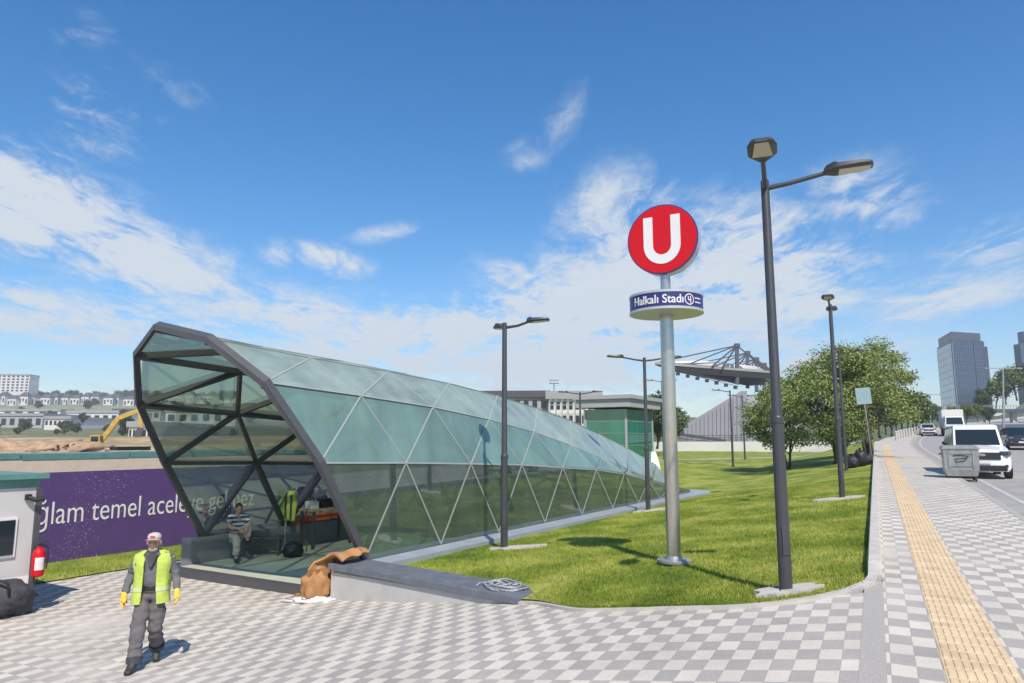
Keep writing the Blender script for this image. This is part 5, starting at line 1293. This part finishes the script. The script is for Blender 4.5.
m = MB(); m.box((LA / 2, LWd / 2, .05), (LA + .4, LWd + .4, .3)); m.build('base', K['conc'], ev)
# white tarpaulin cover near it
p = PX(652, 461, 48)
cv = MB(); cv.loft([[(-.5, -.5, 0), (.5, -.5, 0), (.5, .5, 0), (-.5, .5, 0)], [(-.4, -.36, .7), (.4, -.36, .7), (.4, .36, .7), (-.4, .36, .7)], [(-.30, -.26, 1.25), (.22, -.26, 1.3), (.22, .26, 1.3), (-.30, .26, 1.25)]])
o = cv.build('tarpaulin_cover', K['plastic'], None, bevel=.05); o.location = (p.x, p.y, zlawn(p.x, p.y) - .05); tag(o, 'white tarpaulin covered stack beside the green lift house', 'cover')

# ------------------------------------------------------------------ stadium
YS_ = 130
def SX(px, py, Y=YS_): q = PX(px, py, Y); return q
st0 = thing('stadium_stand', 'grey stadium stand with sloping side wall and cable-stayed dark roof canopy', 'stadium', (0, 0, 0))
def slab(poly, Y, dep, name, m_, par=None, parent=st0):
    m = MB(); A = [SX(a, b, Y) for a, b in poly]; B = [q + Vector((dep * .25, dep, 0)) for q in A]
    m.loft([A, B]); return m.build(name, m_, parent)
slab([(664, 442), (747, 442), (747, 391), (741, 391), (690, 422)], 130, 70, 'side_wall', K['stand'])
slab([(747, 442), (800, 442), (800, 395), (747, 395)], 133, 60, 'rear_block', K['wallg'])
m = MB()
for i in range(18):
    px = 672 + 4.1 * i; top = interp([(664, 437), (690, 424), (741, 393), (747, 393)], px); a, b = SX(px, 441, 129.7), SX(px, top, 129.7); m.bar(a, b, .07, .07, up=(0, 1, 0))
m.build('wall_ribs', K['stand'], st0)
# canopy: tapering wedge from tip (660,364) to root (770,376)
tip_t, tip_b, root_t, root_b = SX(655, 364, 126), SX(655, 366, 126), SX(768, 370, 131), SX(740, 381, 131)
m = MB(); P_ = [SX(655, 362.5, 126), SX(770, 372, 131), SX(770, 379, 131), SX(737, 381, 131), SX(700, 374, 128), SX(655, 365, 126)]
m.loft([P_, [q + Vector((6, 12, 0)) for q in P_]]); m.build('roof_canopy', K['canopy'], st0)
m = MB(); P_ = [SX(655, 361.8, 125.9), SX(770, 370.8, 130.9), SX(770, 373, 130.9), SX(655, 364.2, 125.9)]
m.loft([P_, [q + Vector((.3, 1.2, 0)) for q in P_]]); m.build('roof_fascia', K['roofg'], st0)
m = MB(); P_ = [SX(665, 362.2, 129), SX(757, 369.6, 133), SX(757, 366.5, 133), SX(700, 360.5, 131), SX(665, 361, 129)]; m.loft([P_, [q + Vector((6, 11, 0)) for q in P_]]); m.build('roof_membrane', K['wallw'], st0)
for i in range(5):
    dx = Vector((5.6 * i, 11 * i, 0)); base = SX(737, 384, 130) + dx; top = SX(737, 345.5, 130) + dx
    m = MB(); m.bar(base, top, .6, .6, up=(0, 1, 0)); m.box(top, (.9, .9, .7)); m.build('mast', K['towband'], st0)
    m = MB()
    for q, pyy in ((660, 362), (688, 364.5), (712, 366.5), (722, 368)): m.bar(top, SX(q, pyy, 128) + dx, .22, .22)
    m.bar(top, SX(768, 372, 131) + dx, .2, .2); m.build('stay_cables', K['frame'], st0)
m = MB()
a, b = SX(672, 370.5, 126), SX(739, 386.5, 130); m.bar(a, b, .09, .09); m.bar(a + Vector((0, 0, .35)), b + Vector((0, 0, .35)), .09, .09)
m.build('light_rail', K['frame'], st0)
for i in range(7): q = a.lerp(b, (i + .6) / 7); m = MB(); m.box(q - Vector((0, 0, .35)), (.6, .5, .55)); m.build('rail_floodlight', K['canopy'], st0)
# low white wall and dark railing before it
lw = thing('boundary_wall', 'long low white boundary wall below the stadium slope', 'wall', (0, 0, 0))
a, b = SX(640, 451, 112), SX(905, 451, 100); hw_ = SX(640, 442, 112).z - a.z
m = MB(); m.bar(a + Vector((0, 0, hw_ / 2 - .5)), b + Vector((0, 0, hw_ / 2 - .5)), .4, hw_ + 1.0); m.build('wall', K['wallw'], lw)
m = MB()
for z in (.25, .6, .95): m.bar(a + Vector((0, .1, hw_ + z)), a.lerp(b, .5) + Vector((0, .1, hw_ + z)), .07, .07)
for i in range(24): q = a.lerp(b, i / 46); m.bar(q + Vector((0, .1, hw_)), q + Vector((0, .1, hw_ + 1)), .07, .07)
m.build('railing', K['frame'], lw)
q1, q2 = SX(664, 432, 120), SX(726, 441, 118); m = MB(); m.bar(q1, q2, .25, .5); m.bar(q1 - Vector((0, 0, .9)), q2 - Vector((0, 0, .3)), .15, .15)
tag(m.build('ramp_railing', K['frame']), 'sloping dark ramp railing at the foot of the grey stadium slope', 'railing')

# ------------------------------------------------------------------ buildings beyond the pavilion
def block(name, label, cat, px0, px1, pyt, pyb, Y, dep, wm, floors, cols, roofm=None, rot=0, roofh=.6, group=None, win='dkglass', over=.4):
    a, b = PX(px0, pyb, Y), PX(px1, pyb, Y); gz_ = zter((a.x + b.x) / 2, Y) - .5
    if name == 'warehouse': a.z = min(a.z, gz_ + 2.5)
    H = PX(px0, pyt, Y).z - a.z; W = b.x - a.x
    t = thing(name, label, cat, ((a.x + b.x) / 2, Y, a.z), rot, group)
    m = MB(); m.box((0, dep / 2, H / 2 - 1.5), (W, dep, H + 3)); m.build('wall', wm, t)
    if roofm: m = MB(); m.box((0, dep / 2, H + roofh / 2), (W + over * 2, dep + over * 2, roofh)); m.build('roof', roofm, t)
    if floors:
        fh = H / floors; cw = W / cols
        for i in range(floors):
            for j in range(cols):
                m = MB(); m.box((-W / 2 + cw * (j + .5), -.012, fh * (i + .52)), (cw * .55, .1, fh * .55)); m.build('window', K[win], t)
    return t
block('stand_building', 'long grey building with dark flat roof and pale columns behind the pavilion', 'building', 470, 548, 397.5, 440, 95, 14, K['wallg'], 3, 9, K['roofd'], R(-4), .9)
block('stand_building', 'pale columned building with scaffold left of the green lift house', 'building', 549, 600, 399, 440, 88, 12, K['wallw'], 3, 8, K['roofg'], R(-2), 1.0)
sc = thing('scaffold', 'thin steel scaffold before the pale columned building', 'scaffold', (0, 0, 0))
m = MB()
for px in (550, 556, 562, 568, 575, 584): m.bar(PX(px, 442, 86), PX(px, 397, 86), .12, .12)
for py in (405, 414, 424): m.bar(PX(549, py, 86), PX(586, py, 86), .1, .1)
m.build('poles', K['galv'], sc)
fm = thing('floodlight_mast', 'tall stadium floodlight mast with a flat lamp rack above the pavilion', 'floodlight', (0, 0, 0))
a, b = PX(554, 430, 140), PX(554, 384, 140)
m = MB(); m.tube([a, b], [.16, .10], 8); m.build('mast', K['galv'], fm); m = MB(); m.box(b + Vector((0, 0, .1)), (1.9, .2, .1)); m.box(b + Vector((0, 0, .75)), (1.9, .2, .1)); m.build('rack', K['frame'], fm)
m = MB()
for k in range(3): m.box(b + Vector((-.65 + .65 * k, -.1, .42)), (.42, .3, .5))
m.build('floodlights', K['silver'], fm)
# ------------------------------------------------------------------ towers on the right
tw = PX(961, 440, 300)
def tower(label, poly, zb, zt, crown, loc, cols, rz=0):
    t = thing('office_tower', label, 'tower', loc, rz)
    return t
T1 = thing('office_tower', 'blue glass office tower with a bright left face and dark stepped crown', 'tower', (0, 0, 0))
Yt = 300
def PT(px, py, Y): return PX(px, py, Y)
zb = -5.0
zt = PT(962, 339, Yt).z
A0 = PT(960, 440, Yt); B0 = PT(994, 440, Yt + 6); C0 = PT(944.5, 440, Yt + 26)
wv2 = Vector((B0.x - A0.x, B0.y - A0.y, 0)); dv2 = Vector((C0.x - A0.x, C0.y - A0.y, 0))
def facade(parent, o, u, z0, z1, m_, nf, nc, nm, band, prot=.12):
    n_ = Vector((u.y, -u.x, 0)).normalized(); m = MB()
    q = [o + Vector((0, 0, z0)), o + u + Vector((0, 0, z0)), o + u + Vector((0, 0, z1)), o + Vector((0, 0, z1))]
    m.loft([q, [p_ - n_ * .4 for p_ in q]]); f_ = m.build(nm, m_, parent)
    m = MB()
    for i in range(1, nf): z = lerp(z0, z1, i / nf); m.bar(o + n_ * prot * .5 + Vector((0, 0, z)), o + u + n_ * prot * .5 + Vector((0, 0, z)), prot, .28)
    for j in range(nc + 1): p_ = o + u * (j / nc) + n_ * prot * .5; m.bar(p_ + Vector((0, 0, z0)), p_ + Vector((0, 0, z1)), prot * 1.1, .22, up=u.normalized())
    m.build('fins', band, f_); return f_
Lm = wv2.length; uu = wv2.normalized(); vv = dv2.normalized(); Ld = dv2.length
nrm_r = Vector((uu.y, -uu.x, 0))
m = MB(); q = [A0 + uu * .3 + vv * .3, B0 - uu * .3 + vv * .3, B0 + dv2 - uu * .3, C0 + uu * .3]
m.loft([[Vector((p_.x, p_.y, zb)) for p_ in q], [Vector((p_.x, p_.y, zt - .3)) for p_ in q]]); m.build('core', K['towband'], T1)
AA = Vector((A0.x, A0.y, 0)); BB = Vector((B0.x, B0.y, 0)); CC_ = Vector((C0.x, C0.y, 0))
facade(T1, AA, uu * (Lm * .63), zb, zt, K['towglass'], 17, 9, 'front_facade', K['towfin'])
facade(T1, AA + uu * (Lm * .66), uu * (Lm * .27), zb, zt, K['towglass'], 17, 4, 'front_facade', K['towfin'])
facade(T1, AA + uu * (Lm * .95), uu * (Lm * .10), zb, zt - 2.5, K['towband'], 17, 2, 'edge_facade', K['towglass'])
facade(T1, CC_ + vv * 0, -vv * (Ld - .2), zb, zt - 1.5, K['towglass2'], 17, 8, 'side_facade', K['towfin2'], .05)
m = MB(); q = [A0 + uu * 1 + vv * 2, A0 + uu * (Lm * .92) + vv * 2, A0 + uu * (Lm * .92) + vv * (Ld - 2), A0 + uu + vv * (Ld - 1)]
m.loft([[Vector((p_.x, p_.y, zt - .2)) for p_ in q], [Vector((p_.x, p_.y, zt + 3.6)) for p_ in q]]); m.build('crown', K['towband'], T1)
T2 = thing('office_tower', 'second grey tower cut by the right picture edge', 'tower', (0, 0, 0))
a, b = PT(1030, 440, 330), PT(1064, 440, 330); AA = Vector((a.x, a.y, 0)); u = Vector((b.x - a.x, 0, 0)); z2 = PT(1016, 343, 330).z; z3 = PT(1020, 331, 330).z
facade(T2, AA, u, 0, z2, K['towglass'], 20, 8, 'front_facade', K['towfin'])
m = MB(); m.loft([[AA + Vector((.3, .5, 0)), AA + u + Vector((0, .5, 0)), AA + u + Vector((0, 5, 0)), AA + Vector((.3, 5, 0))], [AA + Vector((.3, .5, z2 - .2)), AA + u + Vector((0, .5, z2 - .2)), AA + u + Vector((0, 5, z2 - .2)), AA + Vector((.3, 5, z2 - .2))]]); m.build('core', K['towband'], T2)
m = MB(); c_ = AA + Vector((u.x / 2 + 1.5, 3, (z2 + z3) / 2)); m.box(c_, (u.x - 2.5, 4, z3 - z2)); m.build('crown', K['towglass'], T2)
# footbridge
fb = thing('footbridge', 'dark footbridge crossing the road before the glass tower', 'bridge', (0, 0, 0))
a, b = PX(952, 411, 150), PX(1060, 411, 142)
m = MB(); m.bar(a, b, 3.0, .7); m.build('deck', K['towband'], fb)
m = MB(); m.bar(a + Vector((0, -1.5, 1.0)), b + Vector((0, -1.5, 1.0)), .1, .1)
for i in range(40): q = a.lerp(b, i / 39) + Vector((0, -1.5, .35)); m.bar(q, q + Vector((0, 0, .7)), .07, .07)
m.build('railing', K['galv'], fb)
for i in range(4): q = a.lerp(b, (i + .3) / 4); m = MB(); m.bar(q + Vector((0, 0, -.3)), Vector((q.x, q.y, 0)), .9, .9, up=(0, 1, 0)); m.build('pier', K['wallg'], fb)
# roadside wall and light masts
rw = MB(); a, b = PX(962, 433, 105), PX(1060, 433, 92); rw.bar(a + Vector((0, 0, .1)), b + Vector((0, 0, .1)), .4, 2.2)
tag(rw.build('retaining_wall', K['wallg']), 'grey retaining wall along the far side of the road under the footbridge', 'wall')
for i, (px, pyb, pyt, Y, lb) in enumerate(((1003, 430, 369, 96, 'tall pale double-arm light mast right of the glass tower'), (930, 426, 395, 130, 'thin distant light mast left of the glass tower'))):
    ml = thing('light_mast', lb, 'light mast', (0, 0, 0), 0, 'light masts along the road')
    a, b = PX(px, pyb, Y), PX(px, pyt, Y); m = MB(); m.tube([a - Vector((0, 0, 1)), b], [.17, .09], 10); m.build('pole', K['galv'], ml)
    m = MB(); m.bar(b + Vector((-2.0, 0, .1)), b + Vector((2.0, 0, .1)), .1, .1); m.build('arm', K['galv'], ml)
    for sx in (-2.2, 2.2): m = MB(); m.box(b + Vector((sx, 0, .1)), (.8, .3, .15)); m.build('lamp_head', K['galv'], ml)

# ------------------------------------------------------------------ hillside at the left
def house(name, label, px, py, Y, W, dep, H, wm, rm, rz, group):
    p = PX(px, py, Y); t = thing(name, label, 'house', (p.x, p.y, zter(p.x, p.y)), rz, group)
    m = MB(); m.box((0, 0, H / 2 - 1), (W, dep, H + 2)); m.build('wall', wm, t)
    m = MB(); m.loft([[(-W / 2 - .4, -dep / 2 - .5, H), (W / 2 + .4, -dep / 2 - .5, H), (W / 2 + .4, dep / 2 + .5, H), (-W / 2 - .4, dep / 2 + .5, H)], [(-W / 2 + 2, -.3, H + 3.4), (W / 2 - 2, -.3, H + 3.4), (W / 2 - 2, .3, H + 3.4), (-W / 2 + 2, .3, H + 3.4)]]); m.build('roof', rm, t)
    for j in range(3):
        m = MB(); m.box((-W / 2 + W * (j + .5) / 3, -dep / 2 - .02, H * (.45 if j != 1 else .6)), (W * .17, .12, H * (.5 if j != 1 else .3))); m.build('window', K['dkglass'], t)
    return t
hs = None
rr = random.Random(17)
ORD = ['first', 'second', 'third', 'fourth', 'fifth', 'sixth', 'seventh', 'eighth', 'ninth', 'tenth', 'eleventh', 'twelfth', 'thirteenth', 'fourteenth', 'fifteenth', 'sixteenth', 'seventeenth', 'eighteenth', 'nineteenth', 'twentieth', 'twenty-first', 'twenty-second']
pr0 = house('row_house', 'first house from the left in the white terrace on the ridge', -6, 404, 620, 7.4, 9, 7.5, K['wallw'], K['roofd'], .0, 'white terrace houses on the ridge')
for i in range(1, 22):
    px = -6 + i * 10.4; Y = 620; p = PX(px + rr.uniform(-1.5, 1.5), 403, Y + rr.uniform(-12, 12))
    dup(pr0, (p.x, p.y, zter(p.x, p.y) + rr.uniform(-.5, .5)), rr.uniform(-.25, .25), ORD[i] + ' house from the left in the white terrace on the ridge', None, (rr.uniform(.85, 1.1), 1, rr.uniform(.85, 1.1)))
block('apartment_block', 'tall white apartment block on the skyline at far left', 'building', -12, 27, 375, 392, 640, 16, K['wallw'], 6, 9, K['roofg'], R(6), .8)
for i, (x0, x1, yt, yb, Y, mm, rm, lb) in enumerate(((-10, 42, 416, 428, 300, 'wallg', 'roofg', 'long grey warehouse with dark front at the left of the hillside'), (44, 70, 419, 427, 290, 'wallw', 'roofg', 'small white warehouse with windows on the hillside'),
        (66, 118, 413, 424, 330, 'wallw', 'roofg', 'wide pale warehouse in the middle of the hillside'), (112, 160, 411, 420, 360, 'wallg', 'roofd', 'grey warehouse on the hillside seen past the glass'), (165, 235, 412, 424, 320, 'wallw', 'roofg', 'pale warehouse seen through the far glass'), (-10, 60, 411, 415, 400, 'wallw', 'roofg', 'long white sheds higher up the hillside'), (128, 150, 427, 440, 150, 'wallw', 'roofg', 'white site office right of the yellow excavator'))):
    block('warehouse', lb, 'warehouse', x0, x1, yt, yb, Y, 30, K[mm], 1, 6, K[rm], 0, 1.2, 'warehouses on the hillside')
# excavator
Yx = 112; p = PX(92, 455, Yx)
exv = thing('excavator', 'yellow excavator with raised arm digging in the earth pit', 'excavator', (p.x, p.y, p.z), R(8))
s_ = 1.0
for sy in (-1.2, 1.2):
    m = MB(); m.loft([[(x, sy - .3, z) for x, z in ((-2.0, .1), (-2.3, .5), (-2.0, .95), (2.0, .95), (2.3, .5), (2.0, .1))], [(x, sy + .3, z) for x, z in ((-2.0, .1), (-2.3, .5), (-2.0, .95), (2.0, .95), (2.3, .5), (2.0, .1))]]); m.build('track', K['rubber'], exv)
m = MB(); m.box((-.9, 0, 1.75), (3.6, 2.6, 1.2)); m.box((-2.3, 0, 1.7), (.9, 2.7, 1.3)); m.build('house', K['yellow'], exv, bevel=.08)
m = MB(); m.box((.75, -.8, 2.2), (1.5, 1.1, 1.8)); cab = m.build('cab', K['yellow'], exv, bevel=.06)
m = MB(); m.box((.75, -1.36, 2.45), (1.1, .05, .9)); m.box((1.52, -.8, 2.45), (.05, .8, .9)); m.build('cab_window', K['dkglass'], cab)
m = MB(); m.bar((1.0, .2, 2.0), (3.4, .2, 5.8), .45, .7); m.bar((3.4, .2, 5.8), (6.3, .2, 7.0), .45, .65); m.build('boom', K['yellow'], exv)
m = MB(); m.bar((6.5, .2, 7.5), (6.9, .2, 4.2), .4, .55); m.build('stick', K['yellow'], exv)
m = MB(); m.loft([[(x, -.4, z) for x, z in ((6.7, 4.4), (7.4, 3.8), (7.2, 2.9), (6.2, 2.8), (6.2, 3.6))], [(x, .8, z) for x, z in ((6.7, 4.4), (7.4, 3.8), (7.2, 2.9), (6.2, 2.8), (6.2, 3.6))]]); m.build('bucket', K['roofd'], exv)
m = MB(); m.tube([(1.3, .2, 2.2), (2.6, .2, 4.2)], .12, 8); m.tube([(3.6, .2, 6.4), (6.2, .2, 7.3)], .1, 8); m.build('hydraulic_rams', K['chrome'], exv)
# earth mounds in the pit
for i, (px, py, Y, rx, rz_, lb) in enumerate(((14, 452, 105, 14, 2.6, 'brown earth mound left of the excavator'), (50, 457, 98, 9, 1.6, 'low brown earth heap just left of the excavator tracks'), (148, 455, 100, 8, 2.0, 'grey-brown earth heap right of the excavator'))):
    p = PX(px, py, Y); o = lumpy(None, 'earth_mound', (p.x, p.y, p.z - 1), (rx, 6, rz_), mt if False else K['soil'] if 'soil' in K else K.setdefault('soil', mat('loose_soil', (.36, .245, .15), .95, var=.35, scale=.8, bump=.6, bscale=2)), i * 4 + 1, .45, 70, 34, 3.2); tag(o, lb, 'earth mound')

# ------------------------------------------------------------------ air
hz = MB(); hz.box((0, 560, 62), (2600, 1500, 142)); ho = hz.build('haze', K['white']); ho['kind'] = 'stuff'
hm = bpy.data.materials.new('air'); hm.use_nodes = True; t = hm.node_tree; t.nodes.clear()
pv = t.nodes.new('ShaderNodeVolumePrincipled'); pv.inputs['Color'].default_value = (.90, .95, 1, 1); pv.inputs['Density'].default_value = .00045; pv.inputs['Anisotropy'].default_value = 0.0
mo = t.nodes.new('ShaderNodeOutputMaterial'); t.links.new(pv.outputs[0], mo.inputs['Volume']); ho.data.materials.clear(); ho.data.materials.append(hm)
bpy.context.view_layer.update()
